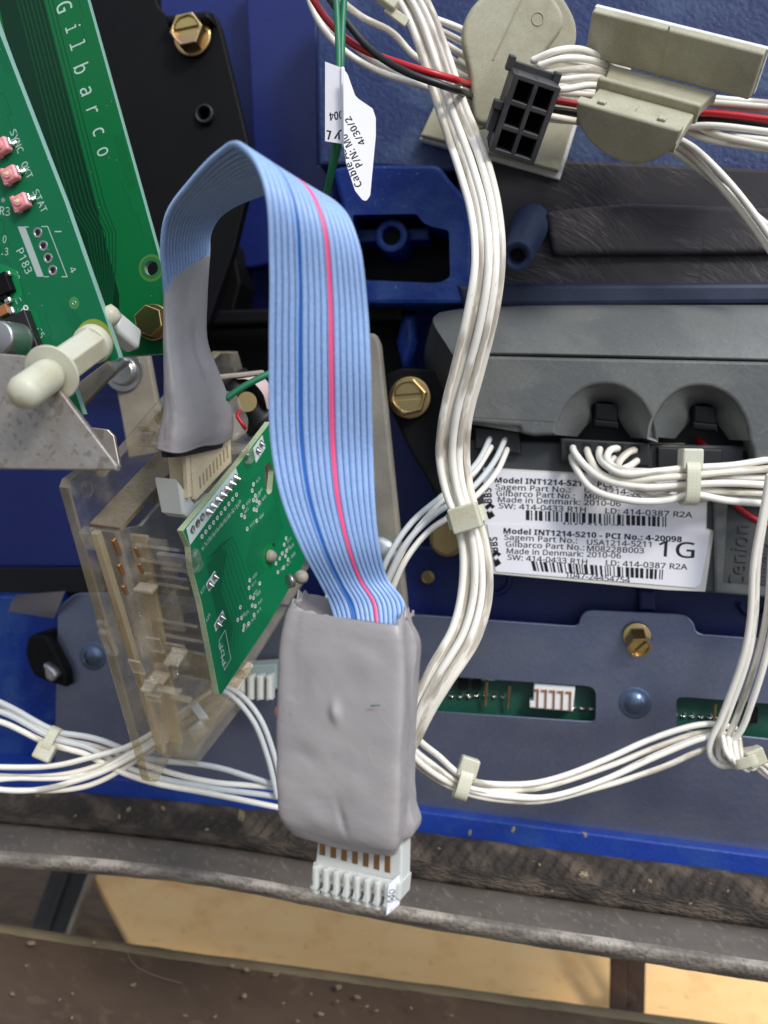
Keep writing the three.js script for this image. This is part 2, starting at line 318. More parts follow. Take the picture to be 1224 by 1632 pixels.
// a board whose printed face follows its outline: draw(api) paints in measured positions
function printed(f, px, h, thick, sc, ground, draw, o = {}) {
  const pts = px.map((p) => f.loc(p[0], p[1], h)), x0 = Math.min(...pts.map((p) => p.x)), x1 = Math.max(...pts.map((p) => p.x)), y0 = Math.min(...pts.map((p) => p.y)), y1 = Math.max(...pts.map((p) => p.y));
  const w = Math.min(2048, Math.ceil((x1 - x0) * sc)), hh = Math.min(2048, Math.ceil((y1 - y0) * sc)), sx = w / (x1 - x0), sy = hh / (y1 - y0);
  const c = canvas(w, hh, (g) => {
    const L = (x, y) => { const q = f.loc(x, y, h); return [(q.x - x0) * sx, (y1 - q.y) * sy]; };
    ground(g, w, hh, sx);
    const api = {
      g, L, sx,
      poly(p, fill, stroke, lw = 0.2, close = true) { g.beginPath(); p.forEach((q, i) => { const a = L(...q); i ? g.lineTo(...a) : g.moveTo(...a); }); if (close) g.closePath(); if (fill) { g.fillStyle = fill; g.fill(); } if (stroke) { g.strokeStyle = stroke; g.lineWidth = lw * sx; g.lineJoin = 'round'; g.stroke(); } },
      dot(x, y, r, fill, stroke, lw = 0.15) { const a = L(x, y); g.beginPath(); g.arc(a[0], a[1], r * sx, 0, 7); if (fill) { g.fillStyle = fill; g.fill(); } if (stroke) { g.strokeStyle = stroke; g.lineWidth = lw * sx; g.stroke(); } },
      text(s, xa, ya, xb, yb, mm, color, font = 'bold', fam = 'sans-serif') {
        const a = L(xa, ya), b = L(xb, yb), len = Math.hypot(b[0] - a[0], b[1] - a[1]);
        g.save(); g.translate(...a); g.rotate(Math.atan2(b[1] - a[1], b[0] - a[0])); g.font = `${font} ${mm * sx * 1.38}px ${fam}`; g.fillStyle = color;
        g.scale(len / g.measureText(s).width, 1); g.fillText(s, 0, 0); if (o.ink) { g.strokeStyle = color; g.lineWidth = o.ink * sx; g.strokeText(s, 0, 0); } g.restore();
      },
    };
    draw(api);
  });
  const g = plate(f, px, h, thick, { ...o, raw: true }), uv = g.attributes.uv, P = g.attributes.position;
  for (let i = 0; i < uv.count; i++) uv.setXY(i, (P.getX(i) - x0) / (x1 - x0), (P.getY(i) - y0) / (y1 - y0));
  f.put(g);
  return { geo: g, mat: std({ map: ctex(c), roughness: o.rough ?? 0.4, specularIntensity: o.spec ?? 0.5 }) };
}
// ---------------------------------------------------------------- the setting: moulded blue door panel, seen square on but turned 10 degrees
const panelX = V(0.983, -0.038, 0.172), panelF = new Frame(at(612, 816, 292), panelX, V(0.038, 0.995, 0.06));
const pf = panelF, pd = (x, y, h) => pf.depth(x, y, h);
const pt = (x, y, h) => pf.P(x, y, h);

const wall = thing('wall', 'blue moulded plastic panel at the back of the open cabinet', 'panel', pt(612, 1300, 0), { kind: 'structure' });
part('back_sheet', plate(pf, [[-120, -120], [1400, -120], [1400, 1400], [-120, 1330]], -38, 3, { bevel: 0 }), M.blueDeepShaded, wall);
// raised upper field with its lower lip
part('upper_field', plate(pf, [[500, -80], [1380, -80], [1380, 300], [740, 275], [560, 262], [508, 262]], 6, 18, { bevel: 1 }), M.blueDusty, wall);
part('ledge', plate(pf, [[528, 268], [560, 262], [700, 262], [716, 285], [745, 318], [752, 350], [752, 470], [742, 484], [575, 484], [560, 440], [545, 330]], 12, 22,
  { bevel: 1.2, r: 2, hr: 2, holes: [[[556, 336], [668, 334], [680, 352], [722, 362], [724, 446], [700, 458], [560, 452]]] }), M.blue, wall);
part('pocket_shade', plate(pf, [[548, 326], [730, 326], [730, 466], [548, 466]], -7.5, 3, { bevel: 0 }), M.black, wall);  // black sheet added to give the shade of the pocket depth
part('crossbar', plate(pf, [[540, 366], [684, 362], [684, 382], [540, 388]], 2, 14, { bevel: 0.6 }), M.blue, wall);
{ const c = pf.loc(623, 375, 8);
  part('boss', lathe(pf, c.x, c.y, -8, [[0, 0], [5.6, 0], [5.0, 15.2], [4.7, 15.8], [3.1, 15.8], [2.7, 15.2], [2.7, 4], [0, 4]]), M.blue, wall);
  part('boss_hole', cyl(pf, c.x, c.y, 3, 4.2, 2.65), M.hole, wall); }
// screw post standing out of the dark block
{ const a = pf.P(847, 356, 6), b = pf.P(824, 409, 30), ax = b.clone().sub(a), L = ax.length(), fr = axisFrame(a, ax);
  part('screw_post', lathe(fr, 0, 0, -4, [[0, 0], [5.8, 0], [4.3, L + 3.2], [4.0, L + 4], [2.3, L + 4], [2.1, L - 2], [0, L - 2]]), M.postBlue = std({ map: dusty([22, 38, 74], [84, 92, 108], 0.5, 122, { speck: 1.2 }), roughness: 0.6 }), wall);
  part('post_hole', lathe(fr, 0, 0, -4, [[0, L + 1.4], [2.2, L + 1.4]]), M.hole, wall); }
// dark block on the right
part('dark_block', plate(pf, [[722, 245], [1400, 275], [1400, 480], [800, 474], [752, 470]], 8, 20, { bevel: 1.5, uv: 0.011 }), M.brush, wall, 'black dusty block with brushed wipe marks');
part('raised_block', plate(pf, [[868, 336], [1000, 322], [1400, 335], [1400, 400], [1180, 404], [880, 406]], 11, 6, { bevel: 1.6, seg: 4, r: 2, uv: 0.011 }), M.brush, wall);
part('lower_rib', plate(pf, [[726, 452], [1400, 446], [1400, 486], [738, 492]], 13, 24, { bevel: 2, seg: 3 }), M.blackBlue = std({ map: dusty([18, 30, 58], [48, 58, 80], 0.35, 121, { speck: 0.8 }), roughness: 0.5 }), wall);
// left side: blue flank pieces and the black hollow under the ribbon
part('flank', plate(pf, [[388, -60], [506, -60], [508, 262], [530, 270], [545, 450], [430, 460], [405, 250]], -24, 8, { bevel: 0.8 }), M.blueDeepShaded, wall);
part('flank_pad', plate(pf, [[338, 300], [440, 290], [440, 418], [398, 428], [340, 418]], -18, 8, { bevel: 1, r: 2 }), M.blueDeepShaded, wall);
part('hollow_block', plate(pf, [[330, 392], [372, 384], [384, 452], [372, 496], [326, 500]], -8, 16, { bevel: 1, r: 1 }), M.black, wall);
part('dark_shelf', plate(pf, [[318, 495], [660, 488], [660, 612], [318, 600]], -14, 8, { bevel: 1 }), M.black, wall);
part('shelf_lip', plate(pf, [[318, 494], [640, 486], [640, 510], [318, 518]], 4, 12, { bevel: 1 }), M.black, wall);
part('inner_rib', plate(pf, [[630, 545], [640, 500], [660, 500], [664, 545], [652, 588], [640, 588]], 2, 12, { bevel: 2.5, seg: 4 }), M.blue, wall);
// lower left: door pocket with a black strip standing in for a shadow gap
part('lower_field', plate(pf, [[-120, 640], [330, 620], [330, 905], [-120, 905]], -14, 8, { bevel: 1 }), M.blueDeepShaded, wall);
part('shadow_gap', plate(pf, [[-120, 905], [300, 908], [300, 942], [-120, 946]], -10, 4, { bevel: 0 }), M.hole, wall);
part('lower_flank', plate(pf, [[-120, 948], [90, 950], [118, 1110], [150, 1180], [150, 1240], [-120, 1230]], -2, 8, { bevel: 1 }), M.blue, wall);
// strip under the grey display unit with small moulded crescents
part('middle_strip', plate(pf, [[560, 860], [1400, 935], [1400, 1060], [560, 1010]], -2, 10, { bevel: 0.8 }), M.blueDeepShaded, wall);
for (const x of [790, 1205]) { const c = pf.loc(x, x > 1000 ? 960 : 925, 1); part('moulded_ring', pf.put(new THREE.TorusGeometry(4.2, 0.8, 8, 24, Math.PI * 1.1).rotateZ(Math.PI * 1.05).translate(c.x, c.y, 0)), M.blueDeepShaded, wall); }
part('strip_rib', plate(pf, [[1018, 938], [1046, 940], [1046, 976], [1018, 975]], 3, 8, { bevel: 1 }), M.blueDeepShaded, wall);
// lower rim of the panel
part('lower_rim', plate(pf, [[-120, 1214], [445, 1262], [655, 1290], [1224, 1364], [1400, 1388], [1400, 1425], [1224, 1402], [655, 1333], [445, 1302], [-120, 1252]], 12, 26, { bevel: 0.8 }), M.blueRim = std({ map: dusty([10, 52, 142], [66, 92, 136], 0.35, 123, { speck: 1 }), roughness: 0.5, bumpMap: fineBump, bumpScale: 0.0001 }), wall);
part('rim_floor', plate(pf, [[-120, 1180], [1400, 1300], [1400, 1400], [-120, 1250]], -8, 6, { bevel: 0 }), M.blueDeepShaded, wall);

// ---------------------------------------------------------------- gasket, rail, board, pan
const rowP = (pts) => pts.map((p) => pf.P(p[0], p[1], p[2]));
{
  const b = pt(612, 1400, 10);
  const g = thing('gasket', 'fuzzy dark brown rubber seal along the lower edge of the blue panel', 'gasket', b);
  const nz = (x, y) => fbm((x + 300) / 700, (y + 300) / 700, 90, 131, 3);
  part('pad', sheet([
    rowP([[-60, 1246, 6], [445, 1292, 6], [655, 1322, 6], [1300, 1404, 6]]), rowP([[-60, 1250, 14], [445, 1298, 14], [655, 1328, 14], [1300, 1410, 14]]),
    rowP([[-60, 1278, 18], [445, 1332, 18], [655, 1364, 18], [1300, 1450, 18]]), rowP([[-60, 1304, 18], [300, 1340, 18], [655, 1396, 18], [1300, 1488, 18]]), rowP([[-60, 1312, 14], [300, 1348, 14], [655, 1403, 14], [1300, 1496, 14]])],
  420, 10, { smooth: true, bump: (x, y, z, u, v) => {
      const crease = sstep(v, 8, 13) * (1 - sstep(v, 16, 18)); return 0.8 * (nz(x, y) - 0.5) + crease * 0.55 * Math.sin(u * 1.5 + v * 1.4 + 3 * fbm(u / 300, 0.3, 40, 133, 2)); } }), M.gasket, g);
  // dried debris lying on it
  for (const [x, y, s] of [[60, 1268, 1], [120, 1300, 0.8], [330, 1322, 1], [480, 1330, 0.9], [700, 1352, 0.8], [860, 1378, 0.9], [1010, 1420, 1], [1100, 1440, 0.9], [1160, 1420, 0.8], [880, 1420, 0.7], [385, 1300, 3.2], [205, 1290, 1.4], [260, 1288, 1.6], [930, 1394, 2.2], [749, 1327, 1.6], [818, 1322, 1.4], [932, 1330, 1.4], [190, 1302, 1.2], [1036, 1404, 1.2]]) {
    const p = pf.P(x, y, 18.6), q = new THREE.IcosahedronGeometry(s * 0.42, 1), P = q.attributes.position;
    for (let i = 0; i < P.count; i++) { const k = 0.6 + 0.8 * hash(i % 12, x, 5); P.setXYZ(i, P.getX(i) * k * 1.3, P.getY(i) * k * 0.8, P.getZ(i) * k * 0.6); }
    q.computeVertexNormals(); q.rotateZ(x); part('debris', tri(q.translate(p.x, p.y, p.z)), M.chip, g);
  }
}
{
  const r = thing('frame_rail', 'worn grey brown metal rail under the rubber seal', 'rail', pt(612, 1460, 20));
  part('rail_top', sheet([rowP([[-60, 1306, 12], [300, 1342, 12], [655, 1398, 12], [1300, 1489, 12]]), rowP([[-60, 1310, 20], [300, 1346, 20], [655, 1404, 20], [1300, 1496, 20]]), rowP([[-60, 1338, 25], [300, 1371, 25], [655, 1432, 25], [1300, 1528, 25]]), rowP([[-60, 1350, 27], [300, 1384, 27], [655, 1446, 27], [1300, 1544, 27]])],
    200, 6, { smooth: true, bump: (x, y, z, u, v) => 0.35 * (fbm(u / 400, v / 400, 26, 141, 3) - 0.5) }), M.rail, r);
  part('worn_lit_edge', sheet([rowP([[-60, 1350, 27], [300, 1384, 27], [655, 1446, 27], [1300, 1544, 27]]), rowP([[-60, 1360, 28.5], [300, 1392, 28.5], [655, 1455, 28.5], [1300, 1554, 28.5]]), rowP([[-60, 1370, 28], [300, 1401, 28], [655, 1466, 28], [1300, 1566, 28]]), rowP([[-60, 1378, 24], [300, 1408, 24], [655, 1475, 24], [1300, 1577, 24]]), rowP([[-60, 1372, 4], [300, 1402, 4], [655, 1468, 4], [1300, 1570, 4]])],
    300, 6, { smooth: true, bump: (x, y, z, u, v) => 0.45 * (fbm(u / 400, v / 400, 60, 143, 3) - 0.5) }), M.railScuffLit, r);
}
{ // light board standing in the space below
  const pfw = new Frame(at(1000, 1560, 345), V(0.985, -0.1, 0.06), V(0, 1, 0.1)), bf = new Frame(at(660, 1500, 372), V(0.985, -0.1, 0.06), V(0, 0.62, -0.78));
  const b = thing('wooden_board', 'pale plywood board below the worn rail', 'board', bf.P(680, 1640, 0));
  part('face', plate(bf, [[140, 1380], [600, 1380], [1400, 1460], [1400, 1760], [330, 1680], [210, 1510]], 0, 10, { bevel: 0.8 }), M.wood, b);
  const p = thing('angle_post', 'dark rusty steel angle standing in front of the pale board', 'post', pfw.P(1000, 1640, 0));
  const rust = std({ map: dusty([56, 44, 37], [92, 66, 50], 0.6, 151, { speck: 0.8 }), roughness: 0.8, bumpMap: softBump, bumpScale: 0.0006 });
  part('flange', plate(pfw, [[974, 1500], [1000, 1500], [998, 1700], [971, 1700]], 4, 2.2, { bevel: 0.4 }), rust, p);
  part('web', plate(pfw, [[1000, 1500], [1030, 1500], [1026, 1700], [998, 1700]], 0, 2.2, { bevel: 0.4 }), rust, p);
  { const c = pfw.loc(1008, 1612, 9); part('bolt', lathe(pfw, c.x, c.y, 0, [[2.8, 0], [2.8, 1.4], [1.6, 2.2], [0, 2.3]]), rust, p); }
  const q = thing('channel_post', 'dark grey steel channel at the left end of the pale board', 'post', at(100, 1560, 395));
  const gf = new Frame(at(100, 1450, 392), V(0.97, 0, 0.25), V(-0.35, 1, 0));
  part('web', plate(gf, [[84, 1380], [150, 1380], [96, 1530], [30, 1530]], 0, 3, { bevel: 0.4 }), M.postGray = std({ map: dusty([58, 58, 60], [86, 82, 78], 0.4, 153), roughness: 0.6 }), q);
  part('rib', plate(gf, [[106, 1380], [114, 1380], [62, 1530], [52, 1530]], 2, 3, { bevel: 0.5 }), M.grayDark, q);
  part('flange', plate(gf, [[144, 1380], [150, 1380], [96, 1530], [88, 1530]], 6, 6, { bevel: 0.4 }), M.beigeMetal, q);
  const w = thing('floor', 'dark brown ground under the cabinet', 'ground', at(612, 1700, 460), { kind: 'structure' });
  const earth = std({ map: dusty([58, 42, 28], [92, 70, 46], 0.6, 157), roughness: 0.95, bumpMap: softBump, bumpScale: 0.002 });
  part('soil', sheet([[at(-500, 1362, 1000), at(1700, 1362, 1000)], [at(-500, 1480, 560), at(1700, 1480, 560)], [at(-500, 1900, 440), at(1700, 1900, 440)]], 40, 20, { bump: (x, y, z, u, v) => 4 * (fbm(u / 800, v / 800, 16, 159, 3) - 0.5) }), earth, w);
}
{ // brown pan: a lip at the back, its sheet rising towards the viewer
  const b = thing('drip_pan', 'brown painted metal pan with chipped paint and a dull folded lip at the bottom', 'pan', at(612, 1640, 290));
  const L = (dy, d) => [[-80, 1459 + dy], [200, 1503 + dy], [612, 1559 + dy], [1320, 1654 + dy]].map((p) => at(p[0], p[1], d));
  part('lip', sheet([L(40, 316), L(4, 316), L(0, 314), L(3, 308), L(12, 304), L(15, 303)], 120, 5, { smooth: true, bump: (x, y, z, u, v) => 0.5 * (fbm(u / 400, v / 400, 50, 161, 3) - 0.5) }), M.panLip, b);
  part('sheet', sheet([L(14.5, 303.4), L(60, 292), L(140, 274), L(330, 240)], 120, 8, { bump: (x, y, z, u, v) => 0.5 * (fbm(u / 400, v / 400, 20, 163, 3) - 0.5) }), M.pan, b);
  // paint chips and stuck flakes
  const sF = (t, x) => { const dy = lerp(15, 140, t), d = lerp(303, 274, sstep(t, -0.2, 1.2)); return [dy, d]; };
  const spots = [[50, 1504, 2.2], [42, 1540, 1.2], [20, 1585, 1.4], [95, 1595, 0.9], [116, 1585, 0.9], [212, 1571, 1.5], [115, 1623, 1], [295, 1620, 1], [343, 1621, 1], [390, 1588, 1.6], [452, 1600, 1], [496, 1585, 0.9], [512, 1617, 1.8], [540, 1574, 2], [570, 1590, 1.6], [585, 1605, 1], [538, 1597, 1.1], [440, 1555, 1.4], [370, 1540, 1.4], [393, 1546, 1.5], [150, 1503, 1.2], [475, 1628, 1.2], [600, 1612, 1], [655, 1608, 1], [720, 1620, 1]];
  const A = at(0, 1530, 299), B = at(0, 1620, 278), C = at(1224, 1720, 299), nrm = B.clone().sub(A).cross(C.clone().sub(A)).normalize(); if (nrm.z < 0) nrm.negate();
  const chips = [];
  spots.forEach(([x, y, s], i) => {
    const lipY = 1474 + 0.134 * x, t = (y - lipY) / 125, d = t < 0.36 ? lerp(303.4, 292, t / 0.36) : lerp(292, 274, (t - 0.36) / 0.64), p = at(x, y, d).addScaledVector(nrm, 0.35);
    const q = new THREE.IcosahedronGeometry(s * 0.4, 1), P = q.attributes.position;
    for (let k = 0; k < P.count; k++) { const w = 0.5 + hash(Math.round(P.getX(k) * 90), Math.round(P.getY(k) * 90), i); P.setXYZ(k, P.getX(k) * w * 1.5, P.getY(k) * w, P.getZ(k) * 0.18); }
    q.computeVertexNormals(); q.rotateZ(i * 1.3).applyQuaternion(new THREE.Quaternion().setFromUnitVectors(V(0, 0, 1), nrm)); chips.push(tri(q.translate(p.x, p.y, p.z)));
  });
  part('paint_chips', chips, M.panLip, b, null, 'stuff');
  part('hair', tube([at(200, 1510, 300), at(212, 1535, 295), at(240, 1552, 291), at(290, 1567, 288)], 0.09, 24, 5), M.panLip, b);
}

// ---------------------------------------------------------------- black plate at the upper left
{
  const t = thing('black_plate', 'black metal plate behind the upper left circuit boards', 'plate', pt(270, 520, 8));
  part('sheet', plate(pf, [[60, -120], [246, -120], [250, 8], [268, 26], [340, 18], [350, 40], [396, 230], [404, 268], [372, 400], [330, 520], [60, 560]], 10, 4, { bevel: 0.5, r: 1.5, holes: [{ c: [326, 182], r: 2.2 }] }), M.black, t);
  const c = pf.loc(326, 182, 11); part('bore', cyl(pf, c.x, c.y, 4, 5.5, 2.6), M.hole, t); part('boss', lathe(pf, c.x, c.y, 9, [[3.0, 0], [3.0, 2.4], [2.7, 2.8], [2.0, 2.8], [1.9, 0]]), M.blackPlain, t);
  part('fold', plate(pf, [[262, 24], [330, 16], [335, 30], [266, 38]], 15, 6, { bevel: 1 }), M.black, t);
}
{
  const t = thing('steel_strap', 'grey steel strap behind the nylon standoff', 'bracket', pt(220, 690, 12));
  part('bar', plate(pf, [[173, 560], [232, 548], [252, 655], [262, 720], [205, 730], [192, 655]], 16, 3, { bevel: 0.4 }), M.beigeMetal, t);
}
{
  const t = thing('steel_bar', 'pale vertical steel bar behind the ribbon cable', 'bar', pt(628, 960, 14));
  part('bar', plate(pf, [[560, 560], [578, 532], [598, 530], [606, 548], [652, 1000], [600, 1000]], 30, 4, { bevel: 1, r: 1.5 }), M.beigeMetal, t);
  const c = pf.loc(604, 884, 30.3); part('rivet', lathe(pf, c.x, c.y, 30, [[5.4, 0], [5.2, 1], [3.4, 2.2], [0, 2.7]]), M.zinc, t);
}

// ---------------------------------------------------------------- hex screws
function hexScrew(label, f, px, py, h, r, o = {}) {
  const c = f.loc(px, py, h), t = thing(o.name || 'hex_screw', label, 'screw', f.W(c.x, c.y, h), o.group ? { group: o.group } : {});
  const fr = f.at(px, py, h); let rot = o.rot ?? 0.3, m = o.mat || M.gold;
  part('flange', lathe(fr, 0, 0, 0, [[0, 0], [r, 0], [r, r * 0.14], [r * 0.93, r * 0.22], [0, r * 0.24]]), m, t);
  if (o.tilt) { fr.n.add(V(...o.tilt)).normalize(); const f2 = axisFrame(fr.o, fr.n); fr.ex = f2.ex; fr.ey = f2.ey; fr.n = f2.n; fr.M = f2.M; }
  const hex = (rad) => Array.from({ length: 6 }, (_, i) => new THREE.Vector2(Math.cos(i * Math.PI / 3 + rot) * rad, Math.sin(i * Math.PI / 3 + rot) * rad));
  const H = r * (o.tall ?? 0.7), base = extr(shapeOf(hex(r * 0.88)), H * 0.84, H * 0.7, r * 0.03), rimS = shapeOf(hex(r * 0.88)); rimS.holes.push(circlePath(new THREE.Vector2(0, 0), r * 0.66));
  const slot = o.slot ?? rot + 0.5, list = [fr.put(tri(base)), fr.put(tri(extr(rimS, H * 1.12, H * 0.34, r * 0.06)))];
  for (const s of [1, -1]) {                                                   // crown halves either side of the slot
    const hs = [], N = 22; for (let i = 0; i <= N; i++) { const a = slot + (s > 0 ? 0 : Math.PI) + Math.PI * i / N, w = r * 0.1, rad = r * 0.62; hs.push(new THREE.Vector2(Math.cos(a) * rad + Math.cos(slot + s * Math.PI / 2) * w, Math.sin(a) * rad + Math.sin(slot + s * Math.PI / 2) * w)); }
    list.push(fr.put(tri(extr(shapeOf(hs), H * 0.98, H * 0.16, r * 0.05))));
  }
  part('head', list, m, t);
  return t;
}
const GS = 'gold plated slotted hex screws';
hexScrew('gold slotted hex screw on the black plate at top left', pf, 308, 60, 10.5, 6.0, { group: GS, rot: 0.15, slot: 0.15, tall: 0.9 });
hexScrew('gold slotted hex screw at the lower right corner of the rear green board', new Frame(at(246, 514, 223.8), V(0.963, 0.27, 0.22), V(-0.27, 0.963, 0)), 246, 514, 0, 4.4, { group: GS, rot: 0.4, slot: 0.1 });
hexScrew('gold slotted hex screw left of the grey display unit', pf, 654, 634, 18, 6.2, { group: GS, rot: 0.25, slot: 0.1, mat: M.goldDull });
hexScrew('dull gold hex screw in shadow below the crossing white wires', pf, 714, 858, 8, 5.6, { group: GS, rot: 0.6, slot: 0.8, mat: M.goldDull });
hexScrew('coppery hex screw on the tab of the blue grey cover plate', pf, 1015, 1014, 9.2, 4.1, { group: GS, rot: 0.1, slot: 0.9, tall: 1.3, tilt: [0.05, -0.45, 0] });
hexScrew('small brass screw on the dark blue strip under the crossing white wires', pf, 682, 920, 0, 2.1, { group: GS, rot: 0.2, mat: M.goldDull });
{ // pan head screw on the strap
  const f = pf.at(198, 592, 16.2), t = thing('pan_head_screw', 'silver slotted pan head screw on the grey steel strap', 'screw', f.o);
  part('washer', lathe(f, 0, 0, 0, [[0, 0], [6.2, 0], [6.2, 0.8], [0, 0.8]]), M.zinc, t);
  const hs = (s) => { const p = []; for (let i = 0; i <= 20; i++) { const a = 0.7 + (s > 0 ? 0 : Math.PI) + Math.PI * i / 20; p.push(new THREE.Vector2(Math.cos(a) * 4.2 + Math.cos(0.7 + s * Math.PI / 2) * 0.5, Math.sin(a) * 4.2 + Math.sin(0.7 + s * Math.PI / 2) * 0.5)); } return f.put(tri(extr(shapeOf(p), 3.6, 1.8, 0.8, 4))); };
  part('head', [lathe(f, 0, 0, 0.7, [[0, 0], [4.6, 0], [4.4, 1.4], [0, 1.4]]), hs(1), hs(-1)], M.zinc, t);
}

// ---------------------------------------------------------------- blue grey cover plate, its rivet, the board behind its windows
{
  const t = thing('cover_plate', 'blue grey metal cover plate with two windows and a raised tab', 'cover plate', pt(900, 1330, 6));
  part('sheet', plate(pf, [[600, 975], [922, 998], [925, 983], [936, 972], [1092, 979], [1106, 992], [1110, 1010], [1400, 1032], [1400, 1402], [1224, 1378], [655, 1305], [445, 1278], [250, 1252], [86, 1228], [92, 968], [120, 945], [200, 944], [560, 972]], 8, 1.6,
    { bevel: 0.3, r: 2.5, hr: 2.2, holes: [[[676, 1074], [942, 1092], [952, 1102], [951, 1151], [944, 1154], [676, 1136]], [[1076, 1112], [1090, 1109], [1330, 1128], [1330, 1192], [1076, 1166]], [[398, 1050], [530, 1058], [530, 1112], [398, 1104]]] }), M.steelBlue, t);
  part('flap', sheet([rowP([[14, 974, 8], [86, 986, 8]]), rowP([[18, 960, 11], [92, 972, 12]]), rowP([[26, 948, 15], [104, 942, 17]])], 12, 4, { smooth: true }), std({ c: [0.3, 0.29, 0.31], roughness: 0.45, metalness: 0.3 }), t);
  for (const [x, y] of [[1012, 1121], [148, 1046]]) { const c = pf.loc(x, y, 8.2); part('rivet', lathe(pf, c.x, c.y, 8, [[4.8, 0.03], [3.9, 0.3], [3.0, 0.1], [2.7, 0.7], [1.4, 1.2], [0, 1.3]]), M.rivet = M.rivet || std({ c: [0.13, 0.17, 0.26], metalness: 0.8, roughness: 0.22 }), t); }
}
{
  const t = thing('circuit_board', 'dark green circuit board seen through the windows of the cover plate', 'circuit board', pt(820, 1150, 0));
  part('board', plate(pf, [[360, 1030], [1400, 1090], [1400, 1225], [360, 1140]], 2, 1.6, { bevel: 0.1 }), M.pcbBack, t);
  const pin = (x, y, r = 0.8) => { const c = pf.loc(x, y, 3); return lathe(pf, c.x, c.y, 2, [[r * 1.3, 0], [r, 0.6], [r * 0.5, 1.3], [0, 1.5]], 10); };
  for (const [x0, y0, n] of [[692, 1108, 5], [746, 1108, 5], [1076, 1141, 6], [900, 1128, 6]]) for (let i = 0; i < n; i++) part('solder_joint', pin(x0 + i * 14, y0 + i * 0.9), M.tin, t);
  for (const [x, y, l] of [[776, 1085, 40], [812, 1093, 36], [1140, 1122, 42]]) { const a = pf.P(x, y, 6), b = pf.P(x - 3, y + l, 4); part('contact_strip', rod(a, b, 0.55, 0.5, 8), M.goldDull, t); }
  for (const [x, y] of [[738, 1088], [760, 1087], [704, 1082], [1200, 1140]]) { const c = pf.loc(x, y, 4); part('component', rbox(pf, c.x, c.y, 3.4, 2.6, 4.4, 2.6, 0.2), M.black, t); }
  part('silk_frame', plate(pf, [[752, 1080], [788, 1082], [788, 1085], [752, 1083]], 2.2, 0.2, { bevel: 0 }), M.silk, t);
  // white header with four contacts
  const hb = part('pin_header', plate(pf, [[851, 1089], [917, 1094], [913, 1134], [844, 1128], [844, 1118], [850, 1117]], 7, 5, { bevel: 0.4 }), M.white, t);
  for (let i = 0; i < 5; i++) { const x = 856 + i * 13; part('contact', [plate(pf, [[x, 1098 + i], [x + 3, 1098 + i], [x + 2, 1130 + i], [x - 1, 1130 + i]], 7.5, 0.6, { bevel: 0.1 }), plate(pf, [[x - 6, 1098 + i], [x + 3, 1099 + i], [x + 3, 1102 + i], [x - 6, 1101 + i]], 7.6, 0.5, { bevel: 0.1 })], M.copper, hb); }
}
{ // ribbon-less connector behind the clear reader
  const t = thing('plug_connector', 'milky multi-way connector half hidden behind the green reader board', 'connector', pt(405, 1120, 10));
  part('body', plate(pf, [[372, 1062], [440, 1058], [442, 1098], [400, 1116], [372, 1104]], 20, 8, { bevel: 0.6 }), std({ c: [0.35, 0.45, 0.45], roughness: 0.45, transmission: 0.3, thickness: 0 }), t);
  for (let i = 0; i < 4; i++) part('contact_tab', plate(pf, [[378 + i * 15, 1078], [388 + i * 15, 1076], [388 + i * 15, 1116], [378 + i * 15, 1118]], 24, 4, { bevel: 0.8 }), M.nylonWhite, t);
}
{ // dark latch at the lower left
  const t = thing('door_latch', 'black latch block with a metal glint on the lower left panel', 'latch', pt(75, 1100, 4));
  part('block', plate(pf, [[44, 1012], [74, 1010], [106, 1070], [108, 1098], [84, 1090], [52, 1078], [38, 1040]], 12, 14, { bevel: 1.2, r: 2 }), M.black, t);
  part('catch', plate(pf, [[68, 1056], [86, 1068], [92, 1078], [82, 1088], [72, 1082]], 15, 4, { bevel: 0.8, r: 1 }), M.zinc, t);
}

